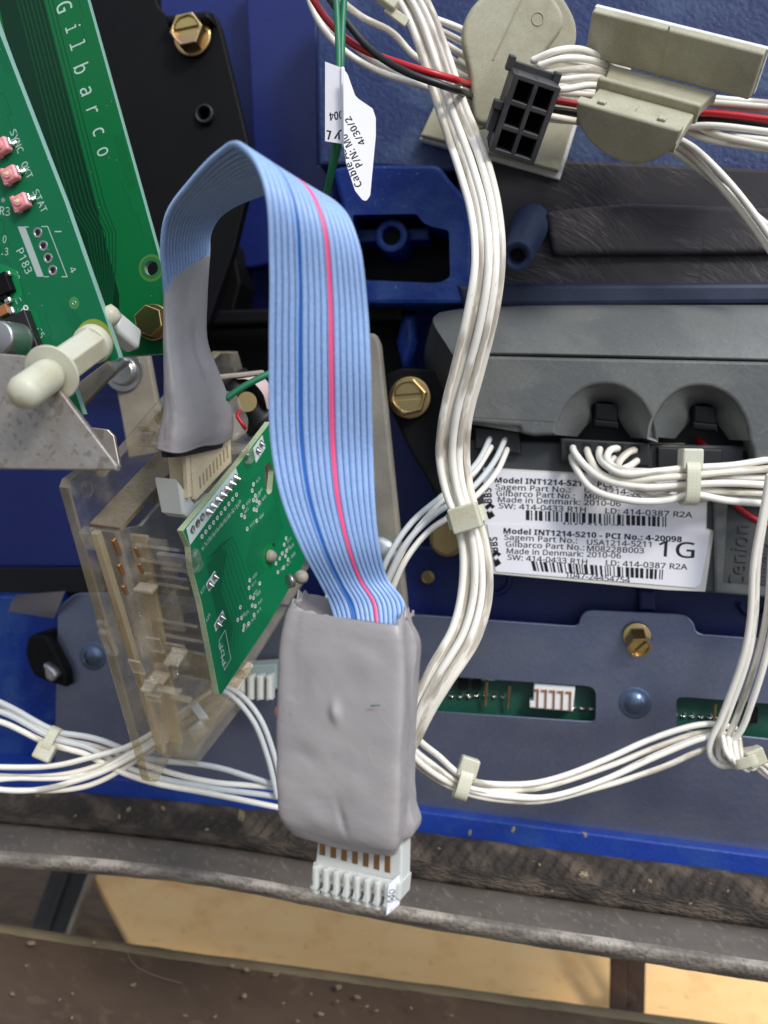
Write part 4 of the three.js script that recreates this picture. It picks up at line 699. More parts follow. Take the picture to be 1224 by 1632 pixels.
{
  const t = thing('circuit_board', 'small green circuit board clipped on the clear card reader', 'circuit board', at(348, 1108, 226));
  const vias = [[404, 772], [402, 782], [407, 790], [404, 797], [409, 798], [413, 801], [405, 812], [409, 813], [388, 808], [385, 821], [390, 824], [394, 843], [409, 830], [456, 858], [453, 868], [457, 878], [455, 886], [459, 892], [450, 882], [440, 898], [452, 905], [443, 912], [446, 890], [398, 925], [397, 937], [414, 930], [399, 952], [404, 953], [402, 965], [407, 966], [405, 980], [383, 968], [379, 988], [385, 985], [389, 997], [388, 1004], [396, 994]];
  const row = Array.from({ length: 10 }, (_, i) => [322 + i * 6.1, 855 - i * 7.4]);
  const b = printed(R, [[291, 846], [378, 742], [431, 672], [496, 882], [486, 896], [430, 992], [353, 1107], [349, 1108], [321, 962], [306, 905], [303, 872]], 0, 1.6, 34, (g, w, h, s) => {
    g.fillStyle = '#0e7a4c'; g.fillRect(0, 0, w, h); for (let i = 0; i < 600; i++) { g.fillStyle = `rgba(170,210,180,${rr(0.02, 0.1)})`; g.fillRect(rr(0, w), rr(0, h), rr(1, 3), rr(1, 3)); }
  }, (a) => {
    const D = '#0a6640', D2 = '#0b5c3a';
    a.poly([[330, 900], [350, 868], [362, 880], [352, 940], [372, 1000], [362, 1040], [350, 1000], [338, 950]], D); a.poly([[400, 850], [440, 800], [452, 840], [430, 900], [404, 930], [392, 900]], '#0d7046');
    for (let i = 0; i < 7; i++) a.poly([[330 + i * 4, 890 - i * 4], [346 + i * 4, 880 - i * 4], [352 + i * 6, 930 - i * 5], [372 + i * 5, 985 - i * 6], [366 + i * 6, 1045 - i * 12]], null, D2, 0.28, false);
    for (let i = 0; i < 5; i++) a.poly([[378, 760 + i * 6], [392, 772 + i * 5], [430, 740 + i * 8], [446, 790 + i * 9]], null, D, 0.25, false);
    a.poly([[297, 842], [376, 745], [381, 762], [303, 869]], '#cfe0da'); a.poly([[403, 714], [418, 693], [423, 714], [408, 738]], '#cfe0da');
    a.poly([[328, 931], [342, 909], [349, 922], [333, 943]], '#cfe0da'); a.poly([[341, 996], [355, 972], [359, 985], [344, 1007]], '#cfe0da');
    const names = ['K1', 'K20', 'N03', 'R41', 'N44', 'N45', 'R50', 'N12', 'K11', 'N8'];
    row.forEach(([x, y], i) => a.text(names[i], x + 1, y + 24, x + 8, y + 10, 0.95, SW, 'normal'));
    vias.forEach(([x, y], i) => { if (i % 3 !== 1) a.text(names[(i * 7) % 10], x + 5, y - 1, x + 12, y - 9, 0.95, SW, 'normal'); });
    a.poly([[349, 1021], [359, 1004], [368, 1050], [358, 1068]], null, SW, 0.22); a.text('PbF', 361, 1058, 354, 1021, 1.75, SW, 'normal');
    a.text('K29', 321, 948, 328, 936, 1, SW, 'normal'); a.text('K29', 330, 992, 336, 980, 1, SW, 'normal'); a.dot(428, 886, 3.3, '#0c7f43');
  }, { bevel: 0.12, r: 0.3, holes: [[[421, 742], [430, 736], [437, 748], [434, 784], [427, 790], [422, 775]]], hr: 0.9 });
  part('board', b.geo, [b.mat, M.pcbEdgePale], t);
  [[307, 844], [315, 834], [322.5, 824], [331, 815], [338, 806], [346, 796], [353.5, 788], [361, 779], [368, 770], [375, 761.5]].forEach(([x, y], i) => {
    const p = part('solder_pad', ring(R, x, y, 0.02, 0.55, 1.0, 0.1), M.zinc, t);
    if (i < 3) part('solder', disc(R, x, y, 0.05, 0.6), i === 1 ? M.goldDull : M.tin, p);
    else { const c = R.loc(x, y, 0), f = axisFrame(R.W(c.x, c.y, 0), R.n.clone().addScaledVector(R.ey, -0.25)); part('solder', lathe(f, 0, 0, 0, [[0.9, 0], [0.74, 0.45], [0.46, 0.9], [0.3, 1.4], [0.2, 1.6], [0, 1.65]], 14), M.tin, p); }
  });
  for (const [x, y] of [[416, 707], [410.5, 718], [334, 932], [342, 919], [347, 995], [353, 984]]) { const p = part('solder_pad', ring(R, x, y, 0.02, 0.5, 0.95, 0.1), M.zinc, t); const c = R.loc(x, y, 0), f = axisFrame(R.W(c.x, c.y, 0), R.n.clone().addScaledVector(R.ey, -0.4)); part('solder', lathe(f, 0, 0, 0, [[0.82, 0], [0.6, 0.4], [0.34, 0.8], [0.22, 1.2], [0, 1.3]], 12), M.tin, p); }
  const pinkish = std({ c: [0.34, 0.25, 0.23], roughness: 0.4, metalness: 0.4 });
  part('via_rings', [...vias, ...row].map(([x, y], i) => ring(R, x, y, 0.02, 0.28, 0.55, 0.07)), M.silk, t, null, 'stuff');
  part('via_bores', [...vias, ...row].map(([x, y]) => disc(R, x, y, 0.03, 0.3)), pinkish, t, null, 'stuff');
  { const c = R.loc(428, 886, 0); part('screw', lathe(R, c.x, c.y, 0, [[0, 0], [1.7, 0], [1.75, 0.4], [1.5, 1.4], [0.9, 2.1], [0, 2.3]]), M.beigeMetal, t); }
  part('dark_hole', disc(R, 436, 868, 0.02, 0.55), M.hole, t);
}
{ const f = new Frame(at(477, 920, 226), V(1, 0, 0.3), V(0, 1, 0)), t = thing('round_head_screw', 'silver round head screw below the right corner of the small green board', 'screw', f.o); part('head', lathe(f, 0, 0, -2, [[0, 0], [1.7, 0], [1.75, 1], [1.4, 2], [0.7, 2.5], [0, 2.6]]), M.beigeMetal, t); part('washer', lathe(axisFrame(at(466, 925, 224), V(-1, -0.2, 0.6)), 0, 0, 0, [[0, 0], [1.7, 0], [1.7, 1.2], [0, 1.2]]), M.zinc, t); }
{ // solenoid and wiring half hidden between reader and ribbon
  const f = new Frame(at(395, 640, 242), V(0.9, 0.1, -0.35), V(0.35, 0.9, 0)), t = thing('solenoid', 'small solenoid with a pink paper band behind the small green board', 'solenoid', f.P(400, 690, -4));
  const a = f.P(366, 606, -6), b = f.P(432, 690, -6), fr = axisFrame(a, b.clone().sub(a));
  part('coil', lathe(fr, 0, 0, 0, [[0, 0], [5.4, 0], [5.4, 3], [4.6, 3.4], [4.6, 12], [5.4, 12.4], [5.4, 15], [0, 15]]), M.blackPlain, t);
  part('core', cyl(f, f.loc(391, 640, 0).x, f.loc(391, 640, 0).y, -4, 2, 2.6), M.goldDull, t);
  part('paper_band', sheet([[f.P(376, 604, 0), f.P(398, 606, 2.5), f.P(418, 626, 2.5), f.P(426, 652, 0)], [f.P(392, 600, -5), f.P(414, 598, -2), f.P(434, 620, -2), f.P(438, 650, -4)]], 20, 4), std({ c: [0.62, 0.46, 0.45], roughness: 0.8 }), t);
  part('clamp', plate(f, [[344, 598], [420, 590], [424, 596], [346, 606]], 0, 4, { bevel: 0.4 }), M.beigeMetal, t);
  const c = thing('wire_connector', 'clear plastic wire connector with a red lead behind the cream plug', 'connector', at(370, 700, 226));
  part('body', plate(new Frame(at(370, 660, 228), V(0.8, 0.2, -0.4), V(0.2, 1, 0)), [[352, 622], [376, 624], [398, 668], [396, 690], [372, 706], [360, 680]], 0, 5, { bevel: 0.8, r: 1 }), M.clearHazy, c);
  part('red_lead', tube([at(381, 656, 222), at(379, 664, 221), at(388, 678, 221), at(390, 682, 222)], 0.5, 24, 8), M.red, c);
}
// ---------------------------------------------------------------- grey sleeved adapter on its ribbon cable
{
  const t = thing('adapter_cable', 'light blue ribbon cable looping from a grey sleeved plug to a hanging grey sleeved module', 'ribbon cable', at(560, 1455, 180));
  const A = [[262, 470, 206], [260, 440, 204], [257, 395, 199], [264, 345, 192], [302, 288, 178], [346, 242, 166], [375, 228, 158], [405, 258, 155], [423, 310, 155], [429, 420, 160], [428, 550, 166], [430, 700, 172], [446, 790, 174], [478, 872, 177], [508, 928, 183], [524, 960, 186], [534, 990, 186], [538, 1015, 185]];
  const B = [[330, 432, 221], [333, 400, 220], [334, 375, 218], [350, 344, 212], [415, 310, 196], [480, 302, 183], [543, 334, 168], [560, 358, 166], [575, 400, 167], [586, 490, 171], [592, 600, 174], [595, 720, 180], [598, 800, 181], [605, 870, 183], [620, 925, 187], [645, 960, 184.5], [648, 995, 181.5], [646, 1020, 180]];
  const cA = new THREE.CatmullRomCurve3(A.map((p) => at(...p)), false, 'centripetal'), cB = new THREE.CatmullRomCurve3(B.map((p) => at(...p)), false, 'centripetal');
  const NS = 170, N = 16, ta = [], n = A.length - 1;
  for (let i = 0; i <= NS; i++) ta.push(i / NS);
  // matched parameters: the i-th measured point of one edge faces the i-th of the other
  const PA = ta.map((s) => cA.getPoint(s)), PB = ta.map((s) => cB.getPoint(s));
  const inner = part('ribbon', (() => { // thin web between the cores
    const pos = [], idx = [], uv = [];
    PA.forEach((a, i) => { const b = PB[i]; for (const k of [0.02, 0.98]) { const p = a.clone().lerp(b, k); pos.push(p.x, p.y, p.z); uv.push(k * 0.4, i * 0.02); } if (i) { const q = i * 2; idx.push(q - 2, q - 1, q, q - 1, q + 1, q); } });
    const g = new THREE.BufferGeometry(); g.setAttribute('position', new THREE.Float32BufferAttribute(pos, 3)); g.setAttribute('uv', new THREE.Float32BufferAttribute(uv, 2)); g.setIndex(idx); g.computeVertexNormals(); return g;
  })(), M.ribbonWebShaded, t);
  for (let c = 0; c < N; c++) {
    const f = (c + 0.5) / N, pos = [], nor = [], uv = [], idx = [], rad = 10, stripe = [], pts = PA.map((a, i) => a.clone().lerp(PB[i], f));
    for (let i = 0; i <= NS; i++) {
      const w = PB[i].clone().sub(PA[i]), wl = w.length(), tan = pts[Math.min(NS, i + 1)].clone().sub(pts[Math.max(0, i - 1)]).normalize(), nn = tan.clone().cross(w).normalize(), ww = w.clone().normalize();
      for (let k = 0; k <= rad; k++) { const q = (k / rad) * Math.PI * 2, d = ww.clone().multiplyScalar(Math.cos(q) * wl / N * 0.465).addScaledVector(nn, Math.sin(q) * 0.66), p = pts[i].clone().add(d); pos.push(p.x, p.y, p.z); d.normalize(); nor.push(d.x, d.y, d.z); uv.push(f * 0.4 + k * 0.004, i * 0.02); }
    }
    for (let i = 0; i < NS; i++) for (let k = 0; k < rad; k++) { const q = i * (rad + 1) + k; idx.push(q, q + 1, q + rad + 1, q + 1, q + rad + 2, q + rad + 1); }
    const g = new THREE.BufferGeometry(); g.setAttribute('position', new THREE.Float32BufferAttribute(pos, 3)); g.setAttribute('normal', new THREE.Float32BufferAttribute(nor, 3)); g.setAttribute('uv', new THREE.Float32BufferAttribute(uv, 2)); g.setIndex(idx);
    if (c === 9 || c === 4) { // dyed on the outer side only
      const i0 = 120, tn = pts[i0 + 1].clone().sub(pts[i0]), nn = tn.cross(PB[i0].clone().sub(PA[i0])), up = nn.dot(pts[i0]) < 0, outer = [], innr = [];
      for (let q = 0; q < idx.length; q += 3) { const k = Math.floor(q / 6) % rad, sn = Math.sin(((k + 0.5) / rad) * Math.PI * 2) * (up ? 1 : -1), on = c === 9 ? sn > 0.5 : sn > 0.3 && Math.cos(((k + 0.5) / rad) * Math.PI * 2) > -0.1; (on ? outer : innr).push(idx[q], idx[q + 1], idx[q + 2]); }
      g.setIndex([...outer, ...innr]); g.addGroup(0, outer.length, 0); g.addGroup(outer.length, innr.length, 1);
    }
    const core = part('conductor', g, c === 9 ? [M.pink, M.ribbon] : c === 4 ? [M.blueStripe, M.ribbon] : M.ribbon, inner, c === 9 ? 'pink striped conductor' : c === 4 ? 'conductor with a thin dark blue line' : null);
  }
  // grey sleeve over the plug end
  const sec = (L, Rr, th, p) => { const l = at(...L), r = at(...Rr), w = r.clone().sub(l).multiplyScalar(0.5), c = l.clone().add(r).multiplyScalar(0.5); return { c, w, th, p }; };
  const withT = (S, flip = 1) => S.map((s, i) => { const ax = S[Math.min(S.length - 1, i + 1)].c.clone().sub(S[Math.max(0, i - 1)].c).normalize(); const tt = ax.clone().cross(s.w).normalize(); if (tt.dot(s.c) > 0) tt.negate(); return { ...s, t: tt.multiplyScalar(s.th) }; });
  part('plug_sleeve', loft(withT([sec([262, 446, 206], [334, 402, 221], 1.3, 2.4), sec([262, 500, 205], [329, 470, 219], 1.7, 2.4), sec([263, 560, 204], [327, 540, 218], 2.2, 2.4), sec([266, 610, 203], [342, 590, 219], 2.8, 2.6), sec([268, 655, 203], [359, 640, 223], 3.4, 3), sec([264, 695, 203], [361, 672, 225], 4.0, 3.6), sec([262, 716, 203], [357, 692, 226], 4.0, 4)]), 70, 64,
    { inner: 0.9, disp: (a, v, ca, sa) => { const d = sa > 0 ? -0.9 * Math.exp(-Math.pow((ca - 0.25 - 0.25 * v) / 0.28, 2)) * sstep(v, 0.1, 0.4) * (1 - sstep(v, 0.75, 0.95)) : 0; return d + 0.35 * (fbm(ca * 0.2 + 0.3, v * 0.9, 8, 201 + (sa > 0), 3) - 0.5) * sstep(v, 0, 0.15); }, rim: (a, v, ca) => (v > 0.85 ? (v - 0.85) / 0.15 * (0.4 * Math.sin(ca * 5) + 0.3) * 0.8 : v < 0.05 ? 0.25 * Math.sin(a * 7) : 0) }), M.sleeve, t);
  // cream plug
  const hs = part('plug_housing', plate(R, [[303, 716], [366, 655], [370, 738], [366, 741], [314, 797], [309, 796]], -2.6, 6.4, { bevel: 0.35 }), M.cream, t);
  for (let i = 0; i < 9; i++) { const x = 318 + i * 5.4, y = 768 - i * 6; part('slot', plate(R, [[x, y - 8], [x + 1.7, y - 10], [x + 3.2, y + 9], [x + 1.5, y + 11]], -2.45, 0.4, { bevel: 0.02 }), M.slotTan = M.slotTan || std({ c: [0.42, 0.33, 0.2], roughness: 0.8 }), hs); }
  part('locking_ramp', [plate(R, [[296, 712], [302, 708], [307, 792], [301, 794]], -2.2, 1.4, { bevel: 0.3 })], M.cream, hs);
  part('wafer', plate(R, [[282, 764], [290, 800], [312, 803], [332, 786], [340, 790], [300, 826], [291, 820]], -3.4, 6, { bevel: 0.4 }), M.nylonWhite, t);
  part('black_tape', loft(withT([sec([266, 700, 205], [352, 676, 225], 3.2, 4), sec([268, 729, 205], [345, 712, 224], 3.1, 4)]), 6, 40, {}), M.blackPlain, t);
  // the module in its shrink sleeve
  const mod = withT([sec([474, 955, 185], [646, 983, 179], 5.0, 6), sec([464, 985, 185], [653, 1010, 178], 5.6, 8), sec([459, 1030, 185], [656, 1063, 178], 6, 11), sec([458, 1120, 185], [653, 1166, 177], 6, 13), sec([458, 1190, 185], [651, 1236, 177], 6.1, 13), sec([458, 1250, 185], [650, 1288, 177], 6.1, 12), sec([461, 1288, 185], [647, 1328, 177], 5.8, 10), sec([478, 1312, 185], [640, 1348, 178], 4.8, 8)]);
  const G = (x, c, s) => Math.exp(-Math.pow((x - c) / s, 2));
  const sleeve = part('module_sleeve', loft(mod, 150, 140, {
    inner: 0.975,
    disp: (a, v, ca, sa) => {
      let d = 0.5 * (fbm(a / 6.2832, v, 6, 211, 3) - 0.5) + 0.25 * (fbm(a / 6.2832, v, 16, 217, 2) - 0.5) * sstep(Math.abs(ca), 0.6, 1);
      if (sa > 0) d += 0.9 * G(ca, -0.02, 0.07) * G(v, 0.405, 0.022) - 0.5 * G(ca, -0.62, 0.16) * G(v, 0.36, 0.05) + 0.55 * G(ca, 0.42, 0.22) * G(v, 0.28, 0.05) - 0.4 * G(ca, -0.55, 0.2) * G(v, 0.55, 0.03) + 0.35 * G(ca, 0.3, 0.2) * G(v, 0.62, 0.06) - 0.5 * G(ca - 0.8 * (v - 0.78), 0.12, 0.05) * G(v, 0.78, 0.07) + 0.4 * G(ca, -0.3, 0.25) * G(v, 0.8, 0.06) - 0.35 * G(ca, -0.75, 0.06) * (v < 0.4);
      if (ca > 0.9 && sa < 0) d += 1.6 * G(v, 0.83, 0.09) + 1.0 * G(v, 0.2, 0.1);
      return d;
    },
    rim: (a, v, ca, sa) => v < 0.08 ? (1 - v / 0.08) * ((sa > 0 ? 1.8 + 4.0 * sstep(ca, -0.5, 0.4) - 6 * sstep(ca, 0.85, 1) - 1.6 * sstep(-ca, 0.85, 1) : -1.6) + 0.25 * Math.sin(a * 13) + 0.3 * (pn(a / 6.284, 0.5, 60, 4, 5) - 0.5) + 0.3 * Math.sin(a * 23 + 1)) : v > 0.9 ? (v - 0.9) * 6 * (0.4 * Math.sin(a * 5) - 0.6 * G(ca, 0.9, 0.2)) : 0,
  }), M.sleeve, t);
  for (const [x, y, l] of [[478, 957, 1], [520, 951, 0.7], [654, 981, 1.6], [596, 1003, 0.7], [658, 976, 0.9]]) part('torn_edge', tri(new THREE.TetrahedronGeometry(l * 0.5).scale(1.6, 0.8, 0.3).rotateZ(x).translate(...at(x, y, 178).toArray())), M.sleeve, sleeve);
  const MF = new Frame(at(545, 1180, 176), at(645, 1010, 170).sub(at(447, 975, 179)), V(0, 1, 0.05));
  { const c = at(599, 1124.5, 171.2); part('ink_mark', rod(at(591, 1125, 172.2), at(606, 1124, 171.4), 0.16, 0.08, 6), M.green, sleeve); }
  part('red_tab', tri(new THREE.SphereGeometry(0.9, 12, 8).scale(0.7, 1.4, 0.8).translate(...at(442, 1135, 187).toArray())), std({ c: [0.55, 0.22, 0.2], roughness: 0.6 }), sleeve);
  part('inner_connector', [plate(MF.at(560, 975, 186), [[530, 956], [566, 966], [588, 970], [594, 1000], [530, 1000]], -9.4, 3, { bevel: 0.3 }), plate(MF.at(560, 975, 186), [[556, 966], [586, 970], [588, 977], [558, 974]], -8.8, 2, { bevel: 0.3 })], M.blackPlain, t);
  // card edge connector below
  const C = new Frame(at(570, 1390, 180), at(642, 1372, 177).sub(at(500, 1338, 184)), V(0.03, 1, 0.04));
  const ec = part('edge_connector', [plate(C, [[508, 1325], [641, 1350], [640, 1406], [502, 1376]], 0, 5, { bevel: 0.4 }), plate(C, [[498, 1376], [640, 1408], [637, 1436], [495, 1404]], 0.6, 6, { bevel: 0.5 })], M.nylonWhite, t);
  for (let i = 0; i < 7; i++) { const x = 514 + i * 17.3, y = 1338 + i * 4.6; part('contact', [plate(C, [[x - 4.5, y - 2], [x + 4.5, y], [x + 4, y + 26], [x - 5, y + 24]], 0.1, 0.4, { bevel: 0.02 })], M.copper, ec); part('contact_groove', plate(C, [[x - 1.2, y], [x + 1.2, y + 0.4], [x + 0.8, y + 24], [x - 1.6, y + 23.6]], 0.25, 0.3, { bevel: 0.02 }), M.goldDull, ec); }
  for (let i = 0; i < 8; i++) {
    const x = 497 + i * 16.4, y = 1380 + i * 4.2, w = 8.5;
    part('tooth', [plate(C, [[x, y], [x + w, y + 2], [x + w, y + 36], [x + w - 3, y + 43], [x - 1, y + 38], [x - 4, y + 35], [x, y + 31]], 1.8, 4.6, { bevel: 0.4, r: 0.4 }), plate(C, [[x - 4, y + 33], [x + 2, y + 39], [x + w - 1, y + 43], [x + w + 4, y + 38], [x + w + 2, y + 46], [x + 2, y + 45]], 1.4, 3, { bevel: 0.3 })], M.nylonWhite, ec);
    if (i < 7) part('tooth_hole', cyl(C, C.loc(x + w + 4, y + 16, 0.65).x, C.loc(x + w + 4, y + 16, 0.65).y, 0.62, 0.72, 0.42, 0.42, 12), M.slotTan, ec);
  }
  const sideF = new Frame(at(628, 1425, 176.5), V(0.75, 0.25, -0.45), V(0, 1, 0.1));
  const lb = printed(sideF, [[619, 1410], [638, 1394], [637, 1441], [616, 1459]], 0.1, 0.2, 60, (g, w, h) => { g.fillStyle = '#e8e8ee'; g.fillRect(0, 0, w, h); }, (a) => { a.text('M0', 625, 1440, 631, 1417, 1.5, '#3a3a44', 'normal'); a.text('00', 631, 1436, 634, 1420, 1.2, '#3a3a44', 'normal'); }, { bevel: 0.02, rough: 0.6 });
  part('side_label', lb.geo, [lb.mat, M.label], ec);
}

// ---------------------------------------------------------------- cream adhesive wire saddles
{
  const t = thing('wire_saddle', 'cream wire saddle stuck flat on the blue panel behind the black connector', 'wire saddle', pt(790, 250, 10));
  part('foam_pad', plate(pf, [[668, 222], [676, 208], [760, 40], [954, 86], [892, 286], [884, 284]], 9, 2.5, { bevel: 0.2 }), M.foam, t);
  part('base', plate(pf, [[670, 215], [700, 150], [758, 36], [950, 78], [890, 272]], 11.5, 2.5, { bevel: 0.5 }), M.clip, t);
  const f = new Frame(at(820, 90, 234), V(1, 0.02, -0.12), V(0, 1, 0.28));
  part('stem', plate(f, [[772, 60], [850, 40], [840, 190], [780, 196]], -4, 16, { bevel: 1.5 }), M.clip, t);
  part('front_petal', plate(f, [[737, 66], [739, 40], [750, 14], [768, -6], [790, -20], [868, -20], [888, 2], [899, 22], [899, 42], [890, 58], [874, 78], [850, 110], [826, 160], [808, 192], [786, 200], [757, 196], [752, 168], [750, 120]], 0, 3.4, { bevel: 1.1, seg: 4, r: 2 }), M.clip, t);
  part('mould_seam', tube([f.P(834, -6, 0.06), f.P(812, 40, 0.06), f.P(786, 95, 0.06)], 0.22, 20, 6), M.clip, t);
  part('moulded_mark', f.put(new THREE.TorusGeometry(1.5, 0.16, 6, 24).translate(f.loc(857, 30, 0.1).x, f.loc(857, 30, 0.1).y, 0.05)), M.clip, t);
  part('rear_petal', plate(f, [[860, -20], [895, -10], [914, 22], [921, 46], [918, 76], [900, 84], [870, 90]], -9, 3.4, { bevel: 1.1, seg: 4, r: 2 }), M.clip, t);
}
{ // the loose saddle, seen from its underside
  const o = at(1064, 92, 224), ex = V(-0.88, 0.4, -0.3).normalize(), m = V(-0.38, -0.72, 0.52); const f = new Frame(o, ex, m); // X along, Y away from the base, h towards the viewer
  const t = thing('wire_saddle', 'cream wire saddle hanging loose on the cables at the upper right', 'wire saddle', at(1020, 258, 228));
  const sx = 43, Z = (g) => f.put(tri(g));
  part('foam_pad', Z(new RoundedBoxGeometry(sx, 1.5, 11, 2, 0.3).translate(-0.5, -2.9, 1)), M.foam, t);
  part('base', Z(new RoundedBoxGeometry(sx - 0.8, 3, 11.4, 3, 0.7).translate(-0.5, -0.8, 1)), M.clip, t);
  const prof = (w0, w1, len) => { const s = new THREE.Shape(); s.moveTo(-w0, 0); s.bezierCurveTo(-w0 + 2.5, len * 0.35, -w1, len * 0.6, -w1, len); s.lineTo(w1, len); s.bezierCurveTo(w1, len * 0.6, w0 - 2.5, len * 0.35, w0, 0); s.closePath(); return s; };
  part('web', Z(extr(prof(13.8, 12.2, 25), -5, 3, 0.5).translate(0, 0, 0)), M.clip, t);
  part('middle_ridge', Z(new RoundedBoxGeometry(25.8, 1.8, 5, 3, 0.7).translate(0, 11, -5.2)), M.clip, t);
  const lobe = new THREE.Shape(); lobe.moveTo(-12.6, 0.6); lobe.lineTo(12.4, 0.6); lobe.bezierCurveTo(13, -5, 7, -11, -1, -11); lobe.bezierCurveTo(-8, -11, -13.2, -5, -12.6, 0.6);
  part('lobe', Z(extr(lobe, 1.6, 3.2, 0.8, 4, 24).rotateX(Math.PI / 2).translate(0, 25, -1.8)), M.clip, t);
  const rb = new THREE.Shape(); rb.moveTo(0, 10); rb.quadraticCurveTo(0.4, 20, 3.6, 24); rb.lineTo(0, 24); rb.closePath();
  part('rib', Z(extr(rb, 0.7, 1.4, 0.2).rotateY(-Math.PI / 2).translate(1.2, 0, -5.2)), M.clip, t);
  for (const x of [-7.5, 7]) part('lug', Z(new RoundedBoxGeometry(2, 1.6, 1.4, 2, 0.4).translate(x, 24.4, -1.2)), M.clip, t);
  part('mould_seam', Z(new THREE.BoxGeometry(0.4, 0.3, 15).translate(1.2, 0.6, 0)), M.clip, t);
}
// ---------------------------------------------------------------- black six-way connector
{
  const n = V(-0.08, -0.6, 0.79).normalize(), f = new Frame(at(836, 192, 214), V(0.95, -0.26, -0.1), V(0.26, 0.8, 0.5)), t = thing('plug_connector', 'black six way connector with empty sockets hanging before the cream saddle', 'connector', f.P(836, 250, -6));
  const W = 11.2, Hh = 17.6, D = 17, list = [], S = (w, h, d, x, y, z, r = 0.3) => f.put(tri(new RoundedBoxGeometry(w, h, d, 2, r).translate(x, y, z)));
  for (let i = 0; i <= 2; i++) list.push(S(i === 1 ? 1.1 : 1.3, Hh, 9, (i - 1) * (W / 2 - 0.65), 0, -4.5));
  for (let j = 0; j <= 3; j++) list.push(S(W, 1.2, 9, 0, (j - 1.5) * (Hh - 1.2) / 3, -4.5 + (j % 3 ? -0.25 : -0.03)));
  list.push(S(W - 0.2, Hh - 0.2, 9.4, 0, 0, -12.4));
  part('body', list, M.blackConn = std({ map: dusty([40, 40, 44], [96, 92, 88], 0.4, 171, { speck: 1.2 }), roughness: 0.55 }), t);
  part('collar', [S(W + 1.2, 2.2, 2.2, 0, Hh / 2 + 0.3, -15.8), S(1.8, 3.4, 3.6, -W / 2 - 0.2, Hh / 2 + 0.6, -15.4), S(1.8, 3, 3.4, W / 2 + 0.2, Hh / 2 + 0.4, -15)], M.blackConn, t);
  part('latch', [S(1.8, 5, 7, -W / 2 - 1, -2.4, -6), S(2.4, 2, 3, -W / 2 - 1.2, 1.2, -3)], M.blackConn, t);
  for (let i = 0; i < 2; i++) for (let j = 0; j < 3; j++) part('socket', f.put(new THREE.PlaneGeometry(4.4, 4.6).translate((i - 0.5) * 5, (j - 1) * 5.47, -7.2)), M.hole, t);
}

// ---------------------------------------------------------------- wires
const sideway = (p, q) => q.clone().sub(p).normalize().cross(p.clone().normalize()).normalize();
// a bundle: path [x, y, distance, half-width scale]; every wire is its own part
function bundle(t, path, n, o = {}) {
  const r = o.r || 0.82, c = new THREE.CatmullRomCurve3(path.map((p) => at(p[0], p[1], p[2])), false, 'centripetal'), sp = path.map((p) => p[3] ?? 1), NP = o.np || 26, sd = o.seed || 1;
  for (let i = 0; i < n; i++) {
    const pts = [];
    for (let k = 0; k <= NP; k++) {
      const v = k / NP, p = c.getPoint(v), tg = c.getTangent(v), view = p.clone().normalize(), lat = tg.clone().cross(view).normalize(), f = v * (sp.length - 1), s = lerp(sp[Math.floor(f)], sp[Math.min(sp.length - 1, Math.floor(f) + 1)], f - Math.floor(f));
      const lane = (i - (n - 1) / 2) + (o.mixing ?? 0.9) * (pn(v * 0.999, i / n, 5, Math.max(2, n), sd) - 0.5) * 2, up = (((i * 7 + sd) % 3) - 1) * 0.9 + (pn(v * 0.999, i / n, 4, Math.max(2, n), sd + 50) - 0.5) * 1.6;
      pts.push(p.addScaledVector(lat, lane * 2 * r * s * 0.93).addScaledVector(view, up * r * (1.5 - 0.5 * Math.min(1, s)) + (s < 0.7 ? ((i % 2) - 0.5) * 2.2 * r * (1 - s) : 0)));
    }
    part(o.name || 'wire', tube(pts, r * (o.vary ? 1 + 0.08 * (hash(i, sd, 3) - 0.5) : 1), o.seg || 110, 10), o.mat ? (Array.isArray(o.mat) ? o.mat[i % o.mat.length] : o.mat) : M.wire[(i + sd) % 3], t);
  }
  return c;
}
function wires(t, list, r, mat, name = 'wire') {
   list.forEach((w, i) => part(name, tube(w.map((p) => at(...p)), r, 90, 10), Array.isArray(mat) ? mat[i % mat.length] : mat, t)); }
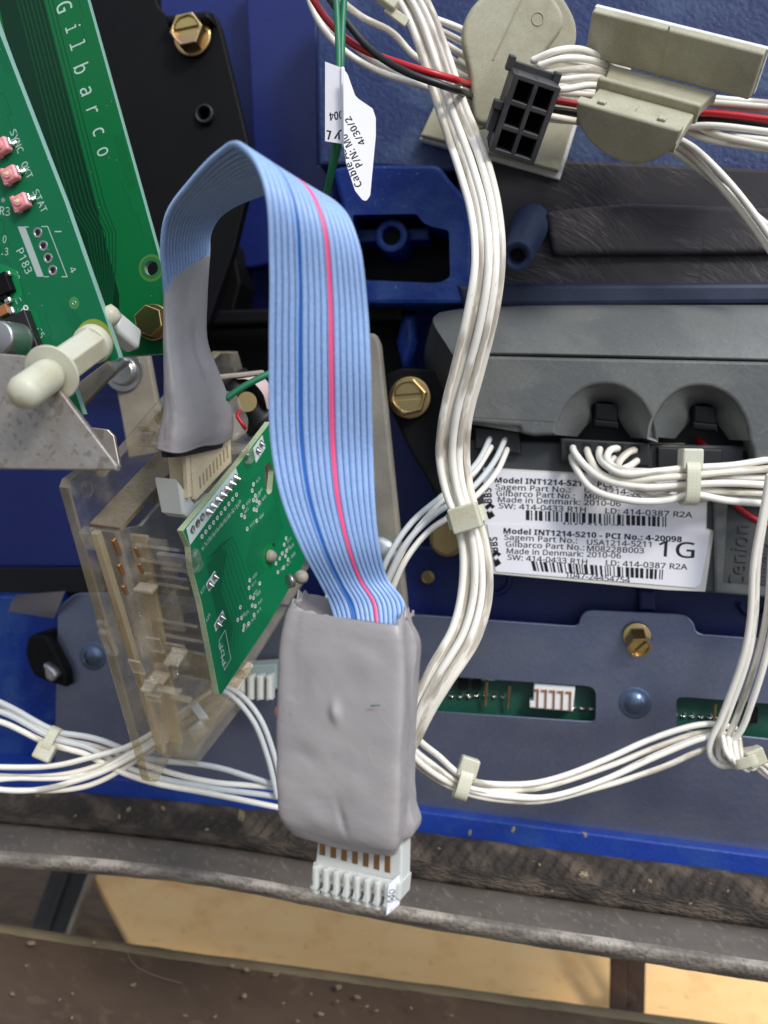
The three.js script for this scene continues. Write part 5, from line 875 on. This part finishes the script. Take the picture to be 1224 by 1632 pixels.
// a nylon cable tie round a bundle: centre, direction of the bundle, half-extents across and in depth, side of the head
function cableTie(label, x, y, d, dx, dy, hw, hd, head, o = {}) {
  const c = at(x, y, d), ax = V(dx, -dy, 0).normalize(), view = c.clone().normalize().negate(), f = new Frame(c, ax, ax.clone().cross(view).negate());   // X along bundle, Y across, h to viewer
  const fr = new Frame(c, f.ex, view.clone().cross(f.ex)), t = thing('cable_tie', label, 'cable tie', c, { group: 'white nylon cable ties on the wire bundles' });
  const w = o.w || 2.4, th = 0.75, shp = new THREE.Shape(), hol = new THREE.Path(), k = 3;
  const el = (path, a, b, cw) => { for (let i = 0; i <= 48; i++) { const q = (cw ? -1 : 1) * i / 48 * Math.PI * 2, X = Math.sign(Math.cos(q)) * Math.pow(Math.abs(Math.cos(q)), 2 / k) * a, Y = Math.sign(Math.sin(q)) * Math.pow(Math.abs(Math.sin(q)), 2 / k) * b; i ? path.lineTo(X, Y) : path.moveTo(X, Y); } };
  el(shp, hw + th, hd + th); el(hol, hw, hd, true); shp.holes.push(hol);
  const M4 = new THREE.Matrix4().makeBasis(fr.ey, fr.n, fr.ex).setPosition(c);
  part('band', extr(shp, w / 2, w, 0.15).applyMatrix4(M4), M.nylon, t);
  const hz = o.head || [4.2, 3.6, 3.6];
  part('head', tri(new RoundedBoxGeometry(hz[0], hz[1], hz[2], 3, 0.6).applyMatrix4(new THREE.Matrix4().makeRotationX(o.tilt || 0)).applyMatrix4(new THREE.Matrix4().makeBasis(fr.ex, fr.ey, fr.n).setPosition(fr.W(0, head[0], head[1])))), M.nylon, t);
  if (o.tail) part('tail', tri(new RoundedBoxGeometry(w, o.tail, 1, 2, 0.3).applyMatrix4(new THREE.Matrix4().makeBasis(fr.ex, fr.ey, fr.n).setPosition(fr.W(0, head[0] + Math.sign(head[0]) * (o.tail / 2 + hz[1] / 2 - 0.3), head[1])))), M.nylon, t);
  return t;
}
{ // long bundle from the top edge, down past the ribbon
  const t = thing('wire_bundle', 'long bundle of white wires running from the top edge down behind the grey module', 'wire bundle', at(660, 1180, 225));
  bundle(t, [[632, -40, 226, 0.8], [668, 20, 228, 0.9], [694, 90, 229, 0.9], [722, 175, 228, 0.9], [752, 255, 222, 1], [774, 340, 216, 0.92], [779, 420, 213, 0.92], [768, 500, 215, 1.0], [746, 590, 220, 1.0], [728, 660, 224, 0.9], [722, 725, 228, 0.85], [730, 780, 229, 0.72], [744, 824, 229, 0.6], [757, 880, 229, 0.75], [757, 950, 229, 0.95], [740, 1012, 228, 0.95], [704, 1072, 227, 0.85], [674, 1128, 228, 0.7], [648, 1185, 231, 0.6], [615, 1230, 234, 0.6]], 5, { r: 0.98, seed: 4, np: 44, seg: 220, mixing: 0.35 });
}
cableTie('nylon cable tie where the long white bundle crosses the four thin wires', 744, 824, 229, 0.3, 1, 4.2, 2.8, [-0.4, 3.9], { w: 4, head: [6.4, 7.4, 3.6], tilt: 0.2 });
{ const t = thing('cable_tie', 'cable tie head at the top edge above the red and black wires', 'cable tie', at(615, 4, 214), { group: 'white nylon cable ties on the wire bundles' }); const f = new Frame(at(618, 2, 212), V(0.8, -0.6, 0), V(0.6, 0.8, 0)); part('head', rbox(f, 0, 0, 0, 5.2, 2.6, 3, 0.6), M.nylon, t); part('band', rbox(f, 3.5, -1.2, -0.5, 6, 2.2, 1, 0.3), M.nylon, t); }
{ // four wires from the first socket
  const t = thing('wire_bundle', 'four thin grey white wires leaving the left socket of the display unit', 'wire bundle', at(605, 940, 240));
  const m = [M.wireGray, M.wire[1], M.wireGray, M.wire[0]];
  const W1 = [[[784, 692, 262], [760, 738, 251], [710, 786, 243], [655, 834, 239], [620, 886, 238], [592, 956, 242]], [[787, 706, 262], [752, 758, 249], [704, 800, 241], [660, 850, 238], [632, 896, 238], [606, 960, 242]], [[808, 693, 262], [786, 738, 251], [744, 786, 243], [690, 822, 239], [646, 868, 237], [604, 955, 240]], [[812, 708, 262], [788, 758, 251], [734, 812, 243], [684, 846, 239], [648, 890, 237], [616, 960, 240]]]; W1.forEach((w) => { w[0][2] = pd(w[0][0], w[0][1], 25); }); wires(t, W1, 0.8, m);
}
{ // bundle from the second socket
  const t = thing('wire_bundle', 'fan of cream white wires bending out of the middle display socket to the right edge', 'wire bundle', at(1100, 800, 250));
  const W = [
    [[912, 710, 258], [916, 722, 253], [935, 745, 247], [962, 764, 243], [1020, 776, 240], [1098, 772, 240], [1160, 770, 240], [1240, 774, 241]],
    [[910, 722, 259], [915, 740, 253], [945, 780, 245], [1000, 797, 241], [1060, 798, 240], [1100, 788, 240], [1160, 798, 240], [1240, 804, 240]],
    [[934, 710, 258], [940, 730, 251], [960, 757, 244], [1000, 766, 241], [1050, 762, 239], [1100, 758, 239], [1160, 752, 240], [1240, 746, 241]],
    [[957, 711, 257], [955, 726, 249], [966, 742, 243], [992, 755, 240], [1040, 752, 239], [1098, 746, 239], [1165, 742, 240], [1240, 730, 242]],
    [[990, 714, 257], [972, 718, 249], [968, 734, 244], [985, 748, 241], [1030, 752, 241], [1098, 754, 242], [1165, 760, 242], [1240, 762, 243]],
    [[1016, 716, 257], [1000, 722, 249], [986, 738, 245], [986, 752, 243], [1030, 772, 242], [1098, 780, 242], [1165, 784, 242], [1240, 788, 242]],
    [[1018, 732, 258], [1005, 742, 250], [988, 752, 246], [1005, 764, 244], [1040, 786, 243], [1098, 766, 244], [1165, 748, 245], [1240, 720, 246]],
    [[980, 728, 258], [974, 738, 251], [976, 752, 246], [1000, 774, 244], [1050, 790, 243], [1100, 796, 243], [1160, 790, 243], [1240, 796, 244]],
  ];
  W.forEach((w) => { w[0][2] = pd(w[0][0], w[0][1], 26); w[1][2] = Math.min(w[1][2], w[0][2] - 5); }); wires(t, W, 0.98, M.wire);
}
cableTie('nylon cable tie round the cream wires in front of the labels', 1098, 768, 240, 1, 0.02, 5.4, 3.4, [5.8, 0.6], { w: 3.6, head: [5.4, 5.6, 5] });
{
  const t = thing('wire_pair', 'red and black wires leaving the right display socket', 'wires', at(1190, 850, 255));
  wires(t, [[[1112, 700, 258], [1126, 716, 254], [1134, 748, 251], [1150, 780, 250], [1185, 815, 250], [1250, 852, 250]]], 0.9, M.red, 'red_wire');
  wires(t, [[[1120, 704, 260], [1130, 740, 256], [1148, 790, 254], [1180, 815, 252], [1250, 838, 250]]], 0.9, M.blackWire, 'black_wire');
}
{ // right edge hank
  const t = thing('wire_bundle', 'white wires hanging down the right edge to a knotted tie', 'wire bundle', at(1180, 1210, 250));
  bundle(t, [[1236, 760, 232, 0.9], [1222, 880, 236, 0.9], [1214, 980, 240, 0.9], [1196, 1060, 243, 0.95], [1166, 1140, 247, 1], [1150, 1182, 249, 0.9], [1150, 1206, 250, 0.8], [1168, 1212, 252, 0.8]], 4, { r: 0.86, seed: 9, seg: 120 });
  for (const [dx, dy] of [[0, 0], [9, 8], [18, 12], [26, 10]]) part('loose_end', tube([at(1152 + dx, 1175 + dy * 0.3, 247), at(1158 + dx, 1200 + dy, 245), at(1172 + dx, 1215 + dy, 246), at(1186 + dx, 1205 + dy, 249), at(1200 + dx * 1.4, 1222 + dy, 252), at(1235 + dx, 1235 + dy * 2, 254)], 0.74, 50, 8), M.wire[dx % 3], t);
}
cableTie('nylon cable tie on the knot of wires at the lower right edge', 1186, 1208, 247, 0.4, 1, 3, 3, [2.6, 1.2], { w: 2.8, head: [4.6, 5, 3.6], tilt: -0.3 });
{ // lower loop
  const t = thing('wire_bundle', 'sagging loop of white wires across the cover plate right of the grey module', 'wire bundle', at(860, 1275, 250));
  bundle(t, [[640, 1160, 232, 0.8], [656, 1195, 234, 0.8], [690, 1226, 238, 0.8], [740, 1252, 242, 0.62], [800, 1262, 245, 0.75], [870, 1264, 248, 0.9], [960, 1238, 250, 1], [1050, 1202, 252, 1], [1130, 1172, 252, 0.8], [1172, 1172, 254, 0.7]], 5, { r: 0.84, seed: 14, np: 30, seg: 130 });
}
cableTie('nylon cable tie on the sagging loop right of the grey module', 738, 1248, 240, 1, 0.32, 3.6, 2.6, [4.1, 1.2], { w: 3.4, head: [5, 5.4, 3.8], tilt: 0.15 });
{ // lower left bundles
  const t = thing('wire_bundle', 'straight bundle of white wires passing behind the clear reader at lower left', 'wire bundle', at(220, 1260, 262));
  bundle(t, [[-60, 1108, 262, 1], [20, 1142, 262, 1], [90, 1180, 262, 0.8], [160, 1196, 262, 1], [250, 1226, 263, 1], [350, 1246, 264, 1], [470, 1272, 265, 0.9]], 4, { r: 0.85, seed: 21, mat: [M.wire[0], M.wireGray, M.wire[1], M.wireGray], np: 18 });
  const q = thing('wire_bundle', 'curved bundle of white wires along the lower left edge', 'wire bundle', at(100, 1270, 258));
  bundle(q, [[-80, 1242, 256, 1], [0, 1244, 257, 1], [80, 1242, 258, 1], [150, 1226, 259, 1], [220, 1196, 262, 1], [290, 1150, 266, 1], [350, 1106, 270, 0.9], [392, 1056, 274, 0.8]], 5, { r: 0.8, seed: 23, np: 20 });
  const p = thing('wire_pair', 'two grey white wires curving down left of the grey module', 'wires', at(430, 1250, 262));
  wires(p, [[[340, 1094, 268], [372, 1112, 264], [404, 1150, 262], [426, 1205, 262], [442, 1270, 262]], [[344, 1088, 269], [384, 1108, 265], [414, 1144, 263], [436, 1200, 263], [452, 1268, 263]]], 0.78, M.wireGray);
}
cableTie('nylon cable tie on the straight bundle at the lower left', 82, 1180, 261, 1, 0.42, 3.2, 2.4, [-3.4, 1.0], { w: 2.8, head: [5.2, 5.0, 3.4] });
{ const t = thing('cable_tie', 'cable tie head under the right corner of the clear reader', 'cable tie', at(316, 1172, 258), { group: 'white nylon cable ties on the wire bundles' }); const f = new Frame(at(316, 1164, 258), V(0.8, 0.6, 0), V(-0.6, 0.8, 0)); part('head', rbox(f, 0, 0, 0, 4.8, 4, 3.4, 0.7), M.nylonWhite, t); part('band', rbox(f, 3, 3.5, -1, 2.4, 6, 0.9, 0.3), M.nylonWhite, t); }
{ // upper harness with the red and the black wire
  const t = thing('wire_bundle', 'white harness with one red and one black wire running through both cream saddles', 'wire bundle', at(900, 200, 240));
  const R0 = 0.92;
  wires(t, [[[488, -20, 232], [520, 30, 233], [566, 72, 230], [640, 102, 222], [690, 117, 220.5], [722, 126, 223], [742, 133, 234], [762, 140, 243], [800, 149, 245], [880, 160, 246], [960, 172, 246], [1060, 180, 244], [1130, 180, 240], [1240, 192, 236]]], R0, M.red, 'red_wire');
  wires(t, [[[512, -20, 230], [545, 25, 228], [590, 78, 226.5], [650, 116, 220.5], [700, 134, 220.5], [728, 144, 223], [746, 151, 234], [766, 158, 243], [805, 168, 246], [890, 176, 247], [960, 186, 248], [1060, 192, 247], [1130, 190, 243], [1240, 202, 240]]], R0, M.blackWire, 'black_wire');
  const W = [
    [[486, -20, 238], [508, 34, 238], [545, 78, 238], [600, 112, 239], [690, 142, 240], [780, 172, 246], [880, 190, 248], [960, 196, 248], [1060, 204, 246], [1130, 200, 240], [1240, 212, 236]],
    [[492, -20, 240], [520, 40, 240], [560, 70, 240], [620, 112, 241], [700, 134, 243], [790, 160, 248], [900, 180, 250], [1000, 190, 250], [1100, 206, 246], [1160, 216, 240], [1240, 226, 236]],
    [[530, -10, 240], [575, 26, 240], [625, 52, 241], [662, 90, 243], [720, 118, 246], [800, 140, 250], [920, 150, 250], [1030, 160, 248], [1120, 162, 240], [1240, 172, 236]],
    [[610, -20, 240], [680, 24, 240], [720, 40, 241], [770, 60, 245], [860, 86, 248], [960, 110, 248], [1060, 140, 246], [1120, 154, 240], [1240, 166, 236]],
    [[614, -26, 242], [676, 34, 241], [716, 56, 242], [765, 80, 246], [860, 110, 250], [960, 128, 250], [1060, 150, 247], [1120, 164, 242], [1240, 178, 239]],
    [[620, -20, 243], [678, 48, 242], [716, 74, 243], [762, 100, 247], [860, 130, 251], [960, 150, 251], [1060, 170, 248], [1130, 210, 241], [1240, 236, 236]],
    [[622, -10, 244], [680, 60, 243], [714, 90, 244], [756, 118, 248], [860, 150, 252], [980, 180, 252], [1080, 206, 248], [1130, 222, 242], [1240, 240, 238]],
  ];
  wires(t, W, 0.86, M.wire);
}
{
  const t = thing('wire_bundle', 'white wires from the black connector into the loose saddle', 'wire bundle', at(930, 120, 232));
  wires(t, [[[850, 96, 226], [884, 82, 225], [920, 78, 227], [960, 92, 233], [1000, 110, 240]], [[860, 104, 226], [895, 94, 225], [930, 94, 227], [965, 104, 233], [1000, 124, 240]], [[866, 118, 226], [900, 112, 226], [935, 110, 228], [970, 118, 234], [1000, 132, 240]], [[866, 128, 227], [900, 126, 227], [935, 122, 229], [970, 128, 234], [1004, 140, 240]], [[864, 142, 228], [900, 142, 228], [940, 136, 230], [975, 142, 235], [1010, 150, 240]], [[858, 182, 228], [890, 188, 229], [930, 196, 232], [970, 206, 238], [1010, 214, 242]]], 0.86, M.wire);
}
{
  const t = thing('wire_bundle', 'three white wires dropping from the loose saddle to the right edge', 'wire bundle', at(1160, 310, 236));
  wires(t, [[[1070, 216, 244], [1108, 238, 238], [1150, 278, 236], [1190, 325, 235], [1240, 395, 234]], [[1060, 222, 246], [1100, 246, 240], [1140, 288, 238], [1186, 342, 237], [1236, 412, 236]], [[1050, 230, 247], [1090, 252, 242], [1128, 280, 240], [1176, 320, 239], [1240, 374, 238]]], 0.92, [M.wire[0], M.wire[2], M.wire[1]]);
}
{ // green pair with its paper flag
  const t = thing('wire_pair', 'two green wires hanging from the top edge through a folded paper flag', 'wires', at(530, 295, 225));
  wires(t, [[[534, -30, 226], [538, 40, 226], [540, 100, 225], [538, 160, 225], [534, 230, 226], [528, 270, 228], [516, 320, 234], [470, 420, 244]], [[550, -30, 227], [546, 40, 227], [544, 100, 226], [542, 160, 226], [540, 230, 227], [532, 262, 229], [522, 300, 232], [480, 410, 244]]], 0.86, M.green, 'green_wire');
  const g = new Frame(at(393, 625, 226), V(1, 0.4, 0), V(-0.4, 1, 0)), q = thing('green_wire', 'short green wire end crossing behind the cream plug', 'wire', at(395, 618, 222));
  part('wire', tube([at(362, 634, 219), at(385, 618, 220), at(415, 602, 221), at(440, 590, 222)], 0.8, 24, 10), M.green, q);
}
{
  const t = thing('cable_tag', 'folded white paper cable tag with upside down black print on the green wires', 'tag', at(580, 318, 222));
  const paper = (g, w, h) => { g.fillStyle = '#e2e0e4'; g.fillRect(0, 0, w, h); for (let i = 0; i < 160; i++) { g.fillStyle = `rgba(130,115,90,${rr(0.03, 0.14)})`; g.fillRect(rr(0, w), rr(0, h), rr(1, 3), rr(1, 3)); } };
  const FL = new Frame(at(532, 165, 221), V(1, 0, 0.25), V(0, 1, 0)), FR = new Frame(at(572, 215, 219.6), V(0.9, -0.1, -0.42), V(-0.1, 0.95, 0.1));
  const l = printed(FL, [[518, 98], [547, 109], [551, 232], [544, 229], [518, 225]], 0, 0.16, 40, paper, (a) => { a.text('004', 547, 176, 524, 180, 2.0, '#1d1c22', 'bold'); a.text('y L', 545, 212, 520, 207, 2.2, '#1d1c22', 'bold'); }, { bevel: 0.02, rough: 0.55 });
  part('left_flap', l.geo, [l.mat, M.label], t);
  const r = printed(FR, [[547, 109], [554, 118], [566, 152], [572, 158], [594, 173], [599, 188], [599, 216], [590, 312], [584, 320], [578, 319], [566, 304], [552, 262], [548, 232]], 0, 0.16, 40, paper, (a) => { a.text('4/30/2', 583, 228, 558, 184, 1.9, '#1d1c22', 'bold'); a.text('P/N: M0', 579, 264, 552, 212, 2.0, '#1d1c22', 'bold'); a.text('Cable As', 578, 296, 549, 236, 2.0, '#1d1c22', 'bold'); }, { bevel: 0.02, rough: 0.55, r: 0.3 });
  part('right_flap', r.geo, [r.mat, M.label], t);
  part('fold', tube([at(546, 110, 220.4), at(547, 170, 220.2), at(549, 232, 220.3)], 0.55, 20, 8), M.label, t);
}

// ---------------------------------------------------------------- turn everything upright
for (const o of scene.children) { o.updateMatrix(); o.applyMatrix4(PITCH); }
renderer.render(scene, camera);
